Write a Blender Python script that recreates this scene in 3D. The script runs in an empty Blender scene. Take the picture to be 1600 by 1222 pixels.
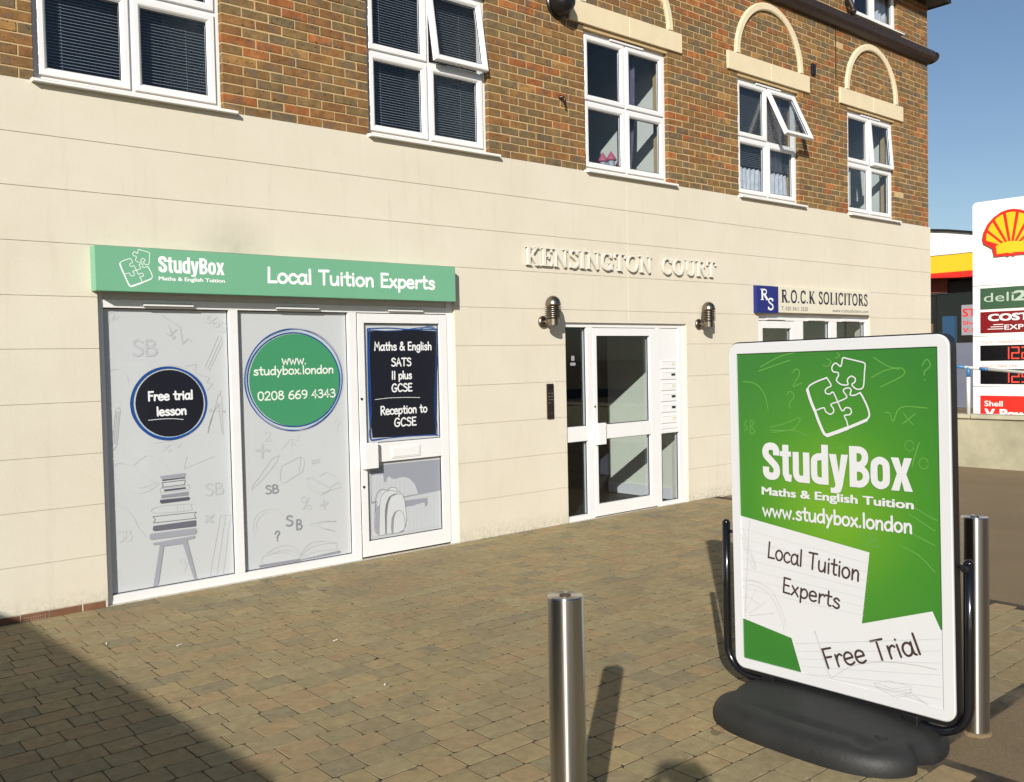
import bpy, bmesh, math, random
from mathutils import Vector, Matrix
from mathutils.geometry import tessellate_polygon
R = math.radians
rng = random.Random(7)
scene = bpy.context.scene
col = scene.collection

# ------------------------------------------------------------------ camera
F_PX, YAW, PITCH, ROLL, CAM_D, CAM_H = 1448.9, R(40.45), R(-1.935), R(-1.189), 6.790, 1.679
fwd = Vector((math.sin(YAW) * math.cos(PITCH), math.cos(YAW) * math.cos(PITCH), math.sin(PITCH)))
r0 = Vector((math.cos(YAW), -math.sin(YAW), 0)); u0 = r0.cross(fwd)
right = r0 * math.cos(ROLL) + u0 * math.sin(ROLL)
up = u0 * math.cos(ROLL) - r0 * math.sin(ROLL)
cam_loc = Vector((0, -CAM_D, CAM_H))
cam_data = bpy.data.cameras.new('camera'); cam = bpy.data.objects.new('camera', cam_data); col.objects.link(cam)
M4 = Matrix((right, up, -fwd)).transposed().to_4x4(); M4.translation = cam_loc
cam.matrix_world = M4
cam_data.sensor_fit = 'HORIZONTAL'; cam_data.sensor_width = 36.0
cam_data.lens = F_PX / 1600 * 36.0
cam_data.clip_start = 0.05; cam_data.clip_end = 2000
scene.camera = cam
def to_px(p):                       # only used to choose which bricks and blocks show largest
    v = Vector(p) - cam_loc; z = v.dot(fwd)
    if z < 0.2: return None
    return 800 + F_PX * v.dot(right) / z, 611 - F_PX * v.dot(up) / z, z

# ------------------------------------------------------------------ sky, sun, exposure
SUN_DIR = Vector((0.70325, 0.58399, -0.40546))       # the way the light travels
world = bpy.data.worlds.new('World'); scene.world = world; world.use_nodes = True
nt = world.node_tree; nt.nodes.clear()
wo = nt.nodes.new('ShaderNodeOutputWorld'); bg = nt.nodes.new('ShaderNodeBackground'); sky = nt.nodes.new('ShaderNodeTexSky')
sky.sky_type = 'NISHITA'; sky.sun_disc = False
sky.sun_elevation = R(23.9); sky.sun_rotation = R(230.3)
sky.air_density = 0.95; sky.dust_density = 0.6; sky.ozone_density = 2.2; sky.altitude = 50
bg.inputs['Strength'].default_value = 0.080
nt.links.new(sky.outputs[0], bg.inputs[0]); nt.links.new(bg.outputs[0], wo.inputs[0])
sd = bpy.data.lights.new('sun', 'SUN'); sd.energy = 5.0; sd.angle = R(0.55); sd.color = (1.0, 0.95, 0.86)
sun = bpy.data.objects.new('sun', sd); col.objects.link(sun); sun.location = (-20, -25, 18)
sun.rotation_euler = SUN_DIR.to_track_quat('-Z', 'Y').to_euler()
scene.view_settings.view_transform = 'Standard'; scene.view_settings.look = 'None'
scene.view_settings.exposure = 0.25; scene.view_settings.gamma = 1.0; scene.view_settings.use_curve_mapping = False
scene.render.engine = 'CYCLES'
scene.cycles.max_bounces = 8; scene.cycles.diffuse_bounces = 2; scene.cycles.transparent_max_bounces = 16

# ------------------------------------------------------------------ materials
MATS = {}
def new_mat(name):
    m = bpy.data.materials.new(name); m.use_nodes = True; m.node_tree.nodes.clear(); MATS[name] = m
    n = m.node_tree.nodes; l = m.node_tree.links
    o = n.new('ShaderNodeOutputMaterial'); b = n.new('ShaderNodeBsdfPrincipled'); l.new(b.outputs[0], o.inputs[0])
    return m, n, l, b, o
def ramp(n, stops, interp='LINEAR'):
    r = n.new('ShaderNodeValToRGB'); r.color_ramp.interpolation = interp
    e = r.color_ramp.elements
    while len(e) < len(stops): e.new(0.5)
    for k, (p, c) in enumerate(stops):
        e[k].position = p; e[k].color = (c[0], c[1], c[2], 1) if len(c) == 3 else c
    return r
def noise(n, l, scale, detail=4, rough=0.55, vec=None):
    t = n.new('ShaderNodeTexNoise'); t.inputs['Scale'].default_value = scale; t.inputs['Detail'].default_value = detail; t.inputs['Roughness'].default_value = rough
    if vec is not None: l.new(vec, t.inputs['Vector'])
    return t
def pos(n): return n.new('ShaderNodeNewGeometry').outputs['Position']
def mixc(n, l, fac, a, b, mode='MIX'):
    m = n.new('ShaderNodeMix'); m.data_type = 'RGBA'; m.blend_type = mode
    for key, v in ((0, fac), (6, a), (7, b)):
        if hasattr(v, 'is_output'): l.new(v, m.inputs[key])
        else: m.inputs[key].default_value = v if key == 0 else (v[0], v[1], v[2], 1)
    return m.outputs[2]
def bump(n, l, b, height, strength, dist=0.01):
    k = n.new('ShaderNodeBump'); k.inputs['Strength'].default_value = strength; k.inputs['Distance'].default_value = dist
    l.new(height, k.inputs['Height']); l.new(k.outputs[0], b.inputs['Normal'])
def pm(name, c, rough=0.5, metal=0.0, var=0.0, vscale=6, bmp=0.0, bscale=120, spec=0.5, coat=0.0):
    m, n, l, b, o = new_mat(name)
    b.inputs['Base Color'].default_value = (*c, 1); b.inputs['Roughness'].default_value = rough; b.inputs['Metallic'].default_value = metal
    b.inputs['Specular IOR Level'].default_value = spec; b.inputs['Coat Weight'].default_value = coat; b.inputs['Coat Roughness'].default_value = 0.05
    if var:
        t = noise(n, l, vscale, 5, 0.6, pos(n))
        r = ramp(n, [(0.25, tuple(x * (1 - var) for x in c)), (0.75, tuple(min(1, x * (1 + var)) for x in c))])
        l.new(t.outputs[0], r.inputs[0]); l.new(r.outputs[0], b.inputs['Base Color'])
    if bmp:
        t2 = noise(n, l, bscale, 3, 0.6, pos(n)); bump(n, l, b, t2.outputs[0], bmp, 0.004)
    return m
pm('white_frame', (0.72, 0.72, 0.72), 0.32, var=0.03, vscale=3)
pm('white_paint', (0.82, 0.82, 0.80), 0.3)
pm('gasket', (0.02, 0.02, 0.022), 0.5)
pm('grey_white', (0.62, 0.63, 0.66), 0.35)
pm('sill', (0.76, 0.76, 0.74), 0.4, var=0.05, vscale=4)
pm('slat', (0.36, 0.37, 0.40), 0.45)
pm('room', (0.06, 0.065, 0.085), 0.9)
pm('room_wall', (0.78, 0.78, 0.70), 0.9, var=0.04)
pm('hall_wall', (0.72, 0.73, 0.60), 0.9, var=0.04)
pm('dark_floor', (0.03, 0.03, 0.032), 0.6)
pm('curtain', (0.62, 0.62, 0.66), 0.9, var=0.25, vscale=14)
pm('curtain_purple', (0.12, 0.10, 0.16), 0.9, var=0.3, vscale=14)
pm('cream_stone', (0.66, 0.56, 0.38), 0.8, var=0.06, vscale=5, bmp=0.25, bscale=90)
pm('sealant', (0.74, 0.67, 0.52), 0.7)
pm('string_brown', (0.030, 0.018, 0.014), 0.42, var=0.3, vscale=9)
pm('eaves_dark', (0.012, 0.011, 0.011), 0.5)
pm('roof_tile', (0.10, 0.05, 0.035), 0.8, var=0.3)
pm('black_plastic', (0.008, 0.008, 0.009), 0.35)
pm('bronze', (0.05, 0.035, 0.028), 0.4, metal=0.6)
m_ = pm('steel', (0.50, 0.48, 0.45), 0.27, metal=1.0)
b_ = [q for q in m_.node_tree.nodes if q.type == 'BSDF_PRINCIPLED'][0]; b_.inputs['Anisotropic'].default_value = 0.93; b_.inputs['Anisotropic Rotation'].default_value = 0.25
t_ = m_.node_tree.nodes.new('ShaderNodeTangent'); t_.direction_type = 'RADIAL'; t_.axis = 'Z'; m_.node_tree.links.new(t_.outputs[0], b_.inputs['Tangent'])
pm('bronze_steel', (0.27, 0.235, 0.185), 0.30, metal=1.0)
pm('lamp_glass', (0.10, 0.09, 0.07), 0.15)
pm('sign_green', (0.158, 0.392, 0.245), 0.4, var=0.04, vscale=2)
pm('print_white', (0.82, 0.84, 0.83), 0.4)
pm('letter_white', (0.68, 0.65, 0.57), 0.4)
pm('rock_cream', (0.66, 0.62, 0.50), 0.35)
pm('rock_blue', (0.010, 0.018, 0.16), 0.35)
pm('ink_navy', (0.012, 0.013, 0.035), 0.35)
pm('ink_black', (0.035, 0.028, 0.026), 0.5)
pm('vinyl', (0.505, 0.525, 0.545), 0.35, var=0.02, vscale=2, coat=0.8)
INK = {'dood': (0.435, 0.45, 0.475), 'dood2': (0.495, 0.51, 0.53), 'dood3': (0.42, 0.435, 0.46), 'g1b': (0.27, 0.285, 0.335), 'g2': (0.30, 0.315, 0.36), 'g3': (0.24, 0.25, 0.285), 'g3b': (0.24, 0.25, 0.29), 'g4': (0.085, 0.085, 0.115), 'g4b': (0.125, 0.125, 0.16),
       'pale': (0.47, 0.495, 0.525), 'pale2': (0.53, 0.55, 0.575), 'blue': (0.010, 0.06, 0.24), 'lblue': (0.35, 0.50, 0.68), 'navy': (0.008, 0.009, 0.016), 'green': (0.050, 0.255, 0.120), 'cream': (0.72, 0.76, 0.70), 'white': (0.74, 0.75, 0.76)}
for k, c in INK.items(): pm('ink_' + k if k != 'navy' else 'ink_nvy', c, 0.4, coat=0.2)
pm('board_white', (0.55, 0.556, 0.57), 0.3, coat=0.2)
pm('paper_line', (0.44, 0.45, 0.47), 0.4)
pm('pencil_grey', (0.38, 0.38, 0.38), 0.4)
pm('board_dood', (0.085, 0.255, 0.042), 0.4)
pm('ink_brown', (0.045, 0.028, 0.022), 0.4)
pm('rubber', (0.012, 0.0125, 0.0125), 0.6, var=0.3, vscale=5, bmp=0.3, bscale=60)
pm('black_tube', (0.006, 0.006, 0.008), 0.18, coat=0.3)
pm('totem_white', (0.80, 0.80, 0.78), 0.3, var=0.02)
pm('shell_red', (0.72, 0.028, 0.018), 0.35)
pm('shell_yellow', (0.84, 0.50, 0.02), 0.35)
pm('deli_green', (0.045, 0.10, 0.055), 0.35)
pm('deli_text', (0.42, 0.52, 0.42), 0.4)
pm('costa_red', (0.20, 0.008, 0.012), 0.35)
pm('led_black', (0.004, 0.004, 0.006), 0.25)
pm('price_text', (0.55, 0.26, 0.22), 0.5)
pm('rail_white', (0.62, 0.64, 0.62), 0.45, var=0.1)
pm('rail_blue', (0.03, 0.15, 0.34), 0.4)
pm('coping', (0.40, 0.37, 0.27), 0.85, var=0.25, vscale=4, bmp=0.3, bscale=40)
pm('dark_interior', (0.02, 0.018, 0.018), 0.6, var=0.4, vscale=2)
pm('brick_red', (0.20, 0.05, 0.03), 0.8, var=0.25, vscale=6)
pm('poster_white', (0.30, 0.30, 0.33), 0.5)
pm('terracotta', (0.17, 0.075, 0.038), 0.8, var=0.25, vscale=12)
pm('toy_pink', (0.55, 0.12, 0.20), 0.5); pm('toy_grey', (0.40, 0.42, 0.50), 0.5); pm('toy_teal', (0.10, 0.36, 0.38), 0.5)
pm('litter', (0.55, 0.54, 0.50), 0.7)
pm('reflection_tan', (0.5, 0.3, 0.14), 0.8)  # colour of a box that imitates a reflection in the station glass
pm('van_paint', (0.05, 0.055, 0.065), 0.25, coat=0.5); pm('van_glass', (0.01, 0.011, 0.013), 0.06); pm('tyre', (0.012, 0.012, 0.012), 0.8)
pm('lens_red', (0.35, 0.01, 0.01), 0.2)
pm('skin', (0.42, 0.24, 0.17), 0.55); pm('coat_cloth', (0.03, 0.035, 0.05), 0.9); pm('jeans', (0.03, 0.045, 0.09), 0.9); pm('hair', (0.02, 0.013, 0.01), 0.7)
pm('far_wall', (0.32, 0.22, 0.15), 0.9, var=0.15, vscale=2); pm('far_glass', (0.02, 0.022, 0.026), 0.08)

def mk_glass(name, tint, refl=1.0):
    m, n, l, b, o = new_mat(name); n.remove(b)
    tr = n.new('ShaderNodeBsdfTransparent'); tr.inputs[0].default_value = (*tint, 1)
    gl = n.new('ShaderNodeBsdfGlossy'); gl.inputs['Roughness'].default_value = 0.015
    fr = n.new('ShaderNodeFresnel'); ge = n.new('ShaderNodeNewGeometry'); mr = n.new('ShaderNodeMapRange'); mr.inputs[3].default_value = 1.5; mr.inputs[4].default_value = 1 / 1.5
    l.new(ge.outputs['Backfacing'], mr.inputs[0]); l.new(mr.outputs[0], fr.inputs['IOR'])
    mx = n.new('ShaderNodeMixShader'); mu = n.new('ShaderNodeMath'); mu.operation = 'MULTIPLY'; mu.inputs[1].default_value = refl
    l.new(fr.outputs[0], mu.inputs[0]); l.new(mu.outputs[0], mx.inputs[0]); l.new(tr.outputs[0], mx.inputs[1]); l.new(gl.outputs[0], mx.inputs[2]); l.new(mx.outputs[0], o.inputs[0])
mk_glass('glass', (0.86, 0.89, 0.91), 1.0)
mk_glass('station_glass', (0.82, 0.83, 0.85), 1.3)

def mk_render():
    m, n, l, b, o = new_mat('render'); P = pos(n)
    big = noise(n, l, 1.3, 10, 0.68, P)
    c = ramp(n, [(0.30, (0.600, 0.550, 0.445)), (0.70, (0.650, 0.602, 0.500))]); l.new(big.outputs[0], c.inputs[0])
    # vertical streaks of dirt, stretched along z
    mp = n.new('ShaderNodeMapping'); l.new(P, mp.inputs['Vector']); mp.inputs['Scale'].default_value = (7, 7, 0.55)
    st = noise(n, l, 1.6, 5, 0.65, mp.outputs[0]); sr = ramp(n, [(0.56, (0, 0, 0)), (0.80, (1, 1, 1))]); l.new(st.outputs[0], sr.inputs[0])
    sm = n.new('ShaderNodeMath'); sm.operation = 'MULTIPLY'; sm.inputs[1].default_value = 0.22; l.new(sr.outputs[0], sm.inputs[0])
    c2 = mixc(n, l, sm.outputs[0], c.outputs[0], (0.36, 0.33, 0.24))
    # splash dirt and algae just above the paving, broken up by noise
    sx = n.new('ShaderNodeSeparateXYZ'); l.new(P, sx.inputs[0])
    mr = n.new('ShaderNodeMapRange'); mr.inputs[1].default_value = 0.0; mr.inputs[2].default_value = 0.17; mr.inputs[3].default_value = 1; mr.inputs[4].default_value = 0; l.new(sx.outputs[2], mr.inputs[0])
    sp = noise(n, l, 26, 6, 0.75, P); spr = ramp(n, [(0.42, (0, 0, 0)), (0.66, (1, 1, 1))]); l.new(sp.outputs[0], spr.inputs[0])
    mm = n.new('ShaderNodeMath'); mm.operation = 'MULTIPLY'; l.new(mr.outputs[0], mm.inputs[0]); l.new(spr.outputs[0], mm.inputs[1])
    mm2 = n.new('ShaderNodeMath'); mm2.operation = 'MULTIPLY'; mm2.inputs[1].default_value = 0.55; l.new(mm.outputs[0], mm2.inputs[0])
    c3 = mixc(n, l, mm2.outputs[0], c2, (0.17, 0.15, 0.09))
    # small dark specks
    vo = noise(n, l, 75, 2, 0.5, P); vr = ramp(n, [(0.735, (0, 0, 0)), (0.775, (1, 1, 1))]); l.new(vo.outputs[0], vr.inputs[0])
    vm = n.new('ShaderNodeMath'); vm.operation = 'MULTIPLY'; vm.inputs[1].default_value = 0.28; l.new(vr.outputs[0], vm.inputs[0])
    c4 = mixc(n, l, vm.outputs[0], c3, (0.25, 0.22, 0.15))
    # sooty patch above the middle of the green sign
    d = n.new('ShaderNodeVectorMath'); d.operation = 'DISTANCE'; d.inputs[1].default_value = (3.02, 0, 2.55); l.new(P, d.inputs[0])
    dr = n.new('ShaderNodeMapRange'); dr.inputs[1].default_value = 0.0; dr.inputs[2].default_value = 0.36; dr.inputs[3].default_value = 0.55; dr.inputs[4].default_value = 0; l.new(d.outputs['Value'], dr.inputs[0])
    dn = noise(n, l, 9, 5, 0.7, P); dm = n.new('ShaderNodeMath'); dm.operation = 'MULTIPLY'; l.new(dr.outputs[0], dm.inputs[0]); l.new(dn.outputs[0], dm.inputs[1])
    c5 = mixc(n, l, dm.outputs[0], c4, (0.15, 0.145, 0.10))
    l.new(c5, b.inputs['Base Color']); b.inputs['Roughness'].default_value = 0.85; b.inputs['Specular IOR Level'].default_value = 0.25
    f = noise(n, l, 110, 5, 0.75, P); bump(n, l, b, f.outputs[0], 0.42, 0.005)
mk_render()
def mk_brick(name, objrand):
    m, n, l, b, o = new_mat(name); P = pos(n)
    if objrand: rnd = n.new('ShaderNodeObjectInfo').outputs['Random']
    else:
        a = n.new('ShaderNodeAttribute'); a.attribute_name = 'rnd'; rnd = a.outputs['Fac']
    cr = ramp(n, [(0.0, (0.208, 0.118, 0.047)), (0.13, (0.236, 0.135, 0.050)), (0.26, (0.188, 0.126, 0.055)), (0.39, (0.256, 0.130, 0.047)), (0.50, (0.220, 0.110, 0.042)),
                  (0.60, (0.234, 0.148, 0.060)), (0.72, (0.300, 0.110, 0.036)), (0.80, (0.375, 0.145, 0.046)), (0.84, (0.335, 0.186, 0.066)), (0.88, (0.152, 0.110, 0.064)), (0.94, (0.182, 0.132, 0.066))], 'CONSTANT')
    l.new(rnd, cr.inputs[0])
    t = noise(n, l, 14, 5, 0.65, P)
    tr = ramp(n, [(0.32, (0.52, 0.51, 0.51)), (0.68, (1.22, 1.18, 1.10))]); l.new(t.outputs[0], tr.inputs[0])
    c1 = mixc(n, l, 0.75, cr.outputs[0], tr.outputs[0], 'MULTIPLY')
    hz = noise(n, l, 9, 3, 0.6, P); hr = ramp(n, [(0.52, (0, 0, 0)), (0.66, (0.7, 0.7, 0.7))]); l.new(hz.outputs[0], hr.inputs[0]); c1 = mixc(n, l, hr.outputs[0], c1, (0.115, 0.098, 0.075))
    sp = noise(n, l, 46, 3, 0.55, P); sr = ramp(n, [(0.635, (0, 0, 0)), (0.675, (1, 1, 1))]); l.new(sp.outputs[0], sr.inputs[0])
    c2 = mixc(n, l, sr.outputs[0], c1, (0.022, 0.019, 0.018))
    l.new(c2, b.inputs['Base Color']); b.inputs['Roughness'].default_value = 0.85; b.inputs['Specular IOR Level'].default_value = 0.25
    f = noise(n, l, 90, 4, 0.7, P); bump(n, l, b, f.outputs[0], 0.5, 0.006)
mk_brick('brick_one', True); mk_brick('brick_many', False)
pm('mortar', (0.50, 0.355, 0.180), 0.9, var=0.10, vscale=20, bmp=0.5, bscale=200)
def mk_paver(name, objrand):
    m, n, l, b, o = new_mat(name); P = pos(n)
    if objrand: rnd = n.new('ShaderNodeObjectInfo').outputs['Random']
    else:
        a = n.new('ShaderNodeAttribute'); a.attribute_name = 'rnd'; rnd = a.outputs['Fac']
    cr = ramp(n, [(0.0, (0.276, 0.219, 0.118)), (0.18, (0.288, 0.219, 0.119)), (0.34, (0.262, 0.215, 0.121)), (0.48, (0.296, 0.217, 0.120)), (0.60, (0.288, 0.236, 0.132)),
                  (0.77, (0.232, 0.193, 0.118)), (0.85, (0.306, 0.235, 0.128)), (0.93, (0.250, 0.201, 0.117))], 'CONSTANT')
    l.new(rnd, cr.inputs[0])
    t = noise(n, l, 3.0, 6, 0.7, P)
    tr = ramp(n, [(0.30, (0.88, 0.89, 0.87)), (0.70, (1.26, 1.25, 1.17))]); l.new(t.outputs[0], tr.inputs[0])
    c1 = mixc(n, l, 0.8, cr.outputs[0], tr.outputs[0], 'MULTIPLY')
    t3 = noise(n, l, 260, 3, 0.6, P); tr3 = ramp(n, [(0.30, (0.72, 0.72, 0.72)), (0.70, (1.25, 1.25, 1.25))]); l.new(t3.outputs[0], tr3.inputs[0])
    c2 = mixc(n, l, 0.7, c1, tr3.outputs[0], 'MULTIPLY')
    sp = noise(n, l, 55, 2, 0.4, P); sr = ramp(n, [(0.765, (0, 0, 0)), (0.785, (1, 1, 1))]); l.new(sp.outputs[0], sr.inputs[0])
    c3 = mixc(n, l, sr.outputs[0], c2, (0.50, 0.47, 0.40))
    mo = noise(n, l, 17, 5, 0.7, P); mor = ramp(n, [(0.30, (0.78, 0.77, 0.75)), (0.70, (1.20, 1.20, 1.20))]); l.new(mo.outputs[0], mor.inputs[0]); c3 = mixc(n, l, 0.9, c3, mor.outputs[0], 'MULTIPLY')
    gm = noise(n, l, 6.5, 2, 0.4, P); gmr = ramp(n, [(0.715, (0, 0, 0)), (0.745, (0.6, 0.6, 0.6))]); l.new(gm.outputs[0], gmr.inputs[0]); c3 = mixc(n, l, gmr.outputs[0], c3, (0.10, 0.082, 0.055))
    # scuffs: pale curved drag marks, and dull dirt patches with a shape of their own
    mp = n.new('ShaderNodeMapping'); l.new(P, mp.inputs['Vector']); mp.inputs['Rotation'].default_value = (0, 0, 0.5); mp.inputs['Scale'].default_value = (0.55, 5.5, 1)
    sc = noise(n, l, 1.7, 5, 0.62, mp.outputs[0]); scr = ramp(n, [(0.64, (0, 0, 0)), (0.80, (0.42, 0.42, 0.42))]); l.new(sc.outputs[0], scr.inputs[0]); c3 = mixc(n, l, scr.outputs[0], c3, (0.46, 0.41, 0.33))
    dt = noise(n, l, 0.75, 6, 0.7, P); dtr = ramp(n, [(0.52, (0, 0, 0)), (0.72, (0.5, 0.5, 0.5))]); l.new(dt.outputs[0], dtr.inputs[0]); c3 = mixc(n, l, dtr.outputs[0], c3, (0.15, 0.122, 0.078))
    l.new(c3, b.inputs['Base Color']); b.inputs['Roughness'].default_value = 0.88; b.inputs['Specular IOR Level'].default_value = 0.3
    f = noise(n, l, 180, 4, 0.75, P); bump(n, l, b, f.outputs[0], 0.45, 0.004)
mk_paver('paver_one', True); mk_paver('paver_many', False)
def mk_joint():
    m, n, l, b, o = new_mat('joint_sand'); P = pos(n)
    t = noise(n, l, 2.6, 5, 0.7, P); r = ramp(n, [(0.40, (0.020, 0.015, 0.009)), (0.66, (0.130, 0.100, 0.060))]); l.new(t.outputs[0], r.inputs[0]); l.new(r.outputs[0], b.inputs['Base Color']); b.inputs['Roughness'].default_value = 0.95
mk_joint()
def mk_asphalt():
    m, n, l, b, o = new_mat('asphalt'); P = pos(n)
    t = noise(n, l, 0.9, 7, 0.65, P); r = ramp(n, [(0.3, (0.160, 0.116, 0.062)), (0.7, (0.205, 0.150, 0.082))]); l.new(t.outputs[0], r.inputs[0])
    t2 = noise(n, l, 140, 3, 0.6, P); r2 = ramp(n, [(0.3, (0.6, 0.6, 0.6)), (0.7, (1.4, 1.4, 1.4))]); l.new(t2.outputs[0], r2.inputs[0])
    l.new(mixc(n, l, 0.7, r.outputs[0], r2.outputs[0], 'MULTIPLY'), b.inputs['Base Color']); b.inputs['Roughness'].default_value = 0.9
    bump(n, l, b, t2.outputs[0], 0.5, 0.006)
mk_asphalt()
def mk_low_wall():
    m, n, l, b, o = new_mat('low_wall_render'); P = pos(n)
    t = noise(n, l, 1.6, 6, 0.65, P); r = ramp(n, [(0.32, (0.27, 0.25, 0.17)), (0.72, (0.42, 0.39, 0.28))]); l.new(t.outputs[0], r.inputs[0])
    l.new(r.outputs[0], b.inputs['Base Color']); b.inputs['Roughness'].default_value = 0.9
    f = noise(n, l, 60, 4, 0.7, P); bump(n, l, b, f.outputs[0], 0.4, 0.006)
mk_low_wall()
def mk_board_green():
    m, n, l, b, o = new_mat('board_green'); P = pos(n)
    # printed lime glow in the poster's own artwork, centred low left of the middle
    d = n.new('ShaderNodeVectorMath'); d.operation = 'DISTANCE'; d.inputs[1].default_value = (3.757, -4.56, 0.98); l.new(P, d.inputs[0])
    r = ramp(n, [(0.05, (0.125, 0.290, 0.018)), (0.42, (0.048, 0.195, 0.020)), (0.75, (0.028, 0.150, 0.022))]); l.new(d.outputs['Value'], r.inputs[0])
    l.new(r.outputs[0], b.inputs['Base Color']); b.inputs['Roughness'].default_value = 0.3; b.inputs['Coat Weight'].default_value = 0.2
mk_board_green()
def mk_emit(name, c, s):
    m, n, l, b, o = new_mat(name); b.inputs['Base Color'].default_value = (*[x * 0.3 for x in c], 1)
    b.inputs['Emission Color'].default_value = (*c, 1); b.inputs['Emission Strength'].default_value = s
mk_emit('led_red', (1.0, 0.07, 0.045), 0.9)

# ------------------------------------------------------------------ mesh helpers
ORI = {}
def put(o, parent=None, origin=None):
    col.objects.link(o)
    if parent is not None:
        o.parent = parent; ORI[o.name] = ORI[parent.name]
    else: ORI[o.name] = Vector(origin) if origin is not None else Vector((0, 0, 0))
    return o
def empty(name, loc):
    o = bpy.data.objects.new(name, None); o.location = loc; o.empty_display_size = 0.2
    return put(o, None, loc)
def tag(o, label=None, cat=None, group=None, kind=None):
    for k, v in (('label', label), ('category', cat), ('group', group), ('kind', kind)):
        if v: o[k] = v
    return o
class MB:
    def __init__(s): s.v = []; s.f = []; s.mi = []; s.cur = 0; s.rnd = []
    def add(s, vs, fs):
        k = len(s.v); s.v += [tuple(p) for p in vs]
        for f in fs: s.f.append(tuple(i + k for i in f)); s.mi.append(s.cur)
        return s
    def box(s, x0, x1, y0, y1, z0, z1):
        return s.add([(x0, y0, z0), (x1, y0, z0), (x1, y1, z0), (x0, y1, z0), (x0, y0, z1), (x1, y0, z1), (x1, y1, z1), (x0, y1, z1)],
                     [(0, 3, 2, 1), (4, 5, 6, 7), (0, 1, 5, 4), (1, 2, 6, 5), (2, 3, 7, 6), (3, 0, 4, 7)])
    def ring(s, x0, x1, z0, z1, prof, closed=True):
        # mitred rectangular frame; prof = [(inset, y), ...]
        n = len(prof); vs = []
        for (i, y) in prof: vs += [(x0 + i, y, z0 + i), (x1 - i, y, z0 + i), (x1 - i, y, z1 - i), (x0 + i, y, z1 - i)]
        fs = []
        for k in range(n if closed else n - 1):
            a = 4 * k; b = 4 * ((k + 1) % n)
            for j in range(4): j2 = (j + 1) % 4; fs.append((a + j, a + j2, b + j2, b + j))
        return s.add(vs, fs)
    def lathe(s, prof, c, n=24, axis='z'):
        vs = []; fs = []
        for (r, h) in prof:
            for k in range(n):
                a = 2 * math.pi * k / n; p = (r * math.cos(a), r * math.sin(a), h)
                if axis == 'y': p = (p[0], p[2], p[1])
                if axis == 'x': p = (p[2], p[0], p[1])
                vs.append((c[0] + p[0], c[1] + p[1], c[2] + p[2]))
        for j in range(len(prof) - 1):
            for k in range(n): k2 = (k + 1) % n; fs.append((j * n + k, j * n + k2, (j + 1) * n + k2, (j + 1) * n + k))
        if prof[0][0] > 1e-6: fs.append(tuple(range(n - 1, -1, -1)))
        if prof[-1][0] > 1e-6: fs.append(tuple((len(prof) - 1) * n + k for k in range(n)))
        return s.add(vs, fs)
    def tube(s, path, r, n=12, closed=False):
        path = [Vector(p) for p in path]; m = len(path); vs = []; fs = []; side = None
        for i, p in enumerate(path):
            t = (path[(i + 1) % m] if closed or i < m - 1 else p) - (path[i - 1] if closed or i > 0 else p); t.normalize()
            if side is None: side = t.orthogonal().normalized()
            side = (side - t * side.dot(t)).normalized(); up2 = t.cross(side)
            rr = r[i] if isinstance(r, (list, tuple)) else r
            for k in range(n):
                a = 2 * math.pi * k / n; vs.append(p + (side * math.cos(a) + up2 * math.sin(a)) * rr)
        for i in range(m if closed else m - 1):
            i2 = (i + 1) % m
            for k in range(n): k2 = (k + 1) % n; fs.append((i * n + k, i * n + k2, i2 * n + k2, i2 * n + k))
        if not closed: fs += [tuple(range(n - 1, -1, -1)), tuple((m - 1) * n + k for k in range(n))]
        return s.add(vs, fs)
    def prism(s, poly, f0, f1):
        # poly: 2D outline, f0/f1: 2D -> 3D maps of the two ends
        n = len(poly); vs = [f0(*p) for p in poly] + [f1(*p) for p in poly]
        tri = tessellate_polygon([[Vector((p[0], p[1], 0)) for p in poly]])
        fs = [tuple(t) for t in tri] + [tuple(i + n for i in t) for t in tri] + [(i, (i + 1) % n, n + (i + 1) % n, n + i) for i in range(n)]
        return s.add(vs, fs)
    def xf(s, fn): s.v = [tuple(fn(Vector(p))) for p in s.v]; return s
    def mesh(s, name, mats, smooth=False, org=Vector((0, 0, 0))):
        me = bpy.data.meshes.new(name); me.from_pydata([(p[0] - org[0], p[1] - org[1], p[2] - org[2]) for p in s.v], [], s.f)
        for m in ([mats] if isinstance(mats, str) else mats): me.materials.append(MATS[m])
        me.polygons.foreach_set('material_index', s.mi)
        if smooth: me.polygons.foreach_set('use_smooth', [True] * len(s.f))
        if s.rnd:
            at = me.attributes.new('rnd', 'FLOAT', 'FACE'); at.data.foreach_set('value', s.rnd)
        me.update(); return me
    def build(s, name, mats, parent=None, smooth=False, bev=0, seg=2, auto=None, origin=None):
        org = ORI[parent.name] if parent is not None else (Vector(origin) if origin is not None else Vector((0, 0, 0)))
        o = bpy.data.objects.new(name, s.mesh(name, mats, smooth or auto is not None, org))
        if parent is None: o.location = org
        put(o, parent, org if parent is None else None)
        if bev:
            b = o.modifiers.new('bevel', 'BEVEL'); b.width = bev; b.segments = seg; b.limit_method = 'ANGLE'; b.angle_limit = R(40)
        if auto is not None:
            bm = bmesh.new(); bm.from_mesh(o.data); bmesh.ops.recalc_face_normals(bm, faces=bm.faces)
            for e in bm.edges:
                if len(e.link_faces) == 2 and e.calc_face_angle(0) > R(auto): e.smooth = False
            bm.to_mesh(o.data); bm.free()
        return o
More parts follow.
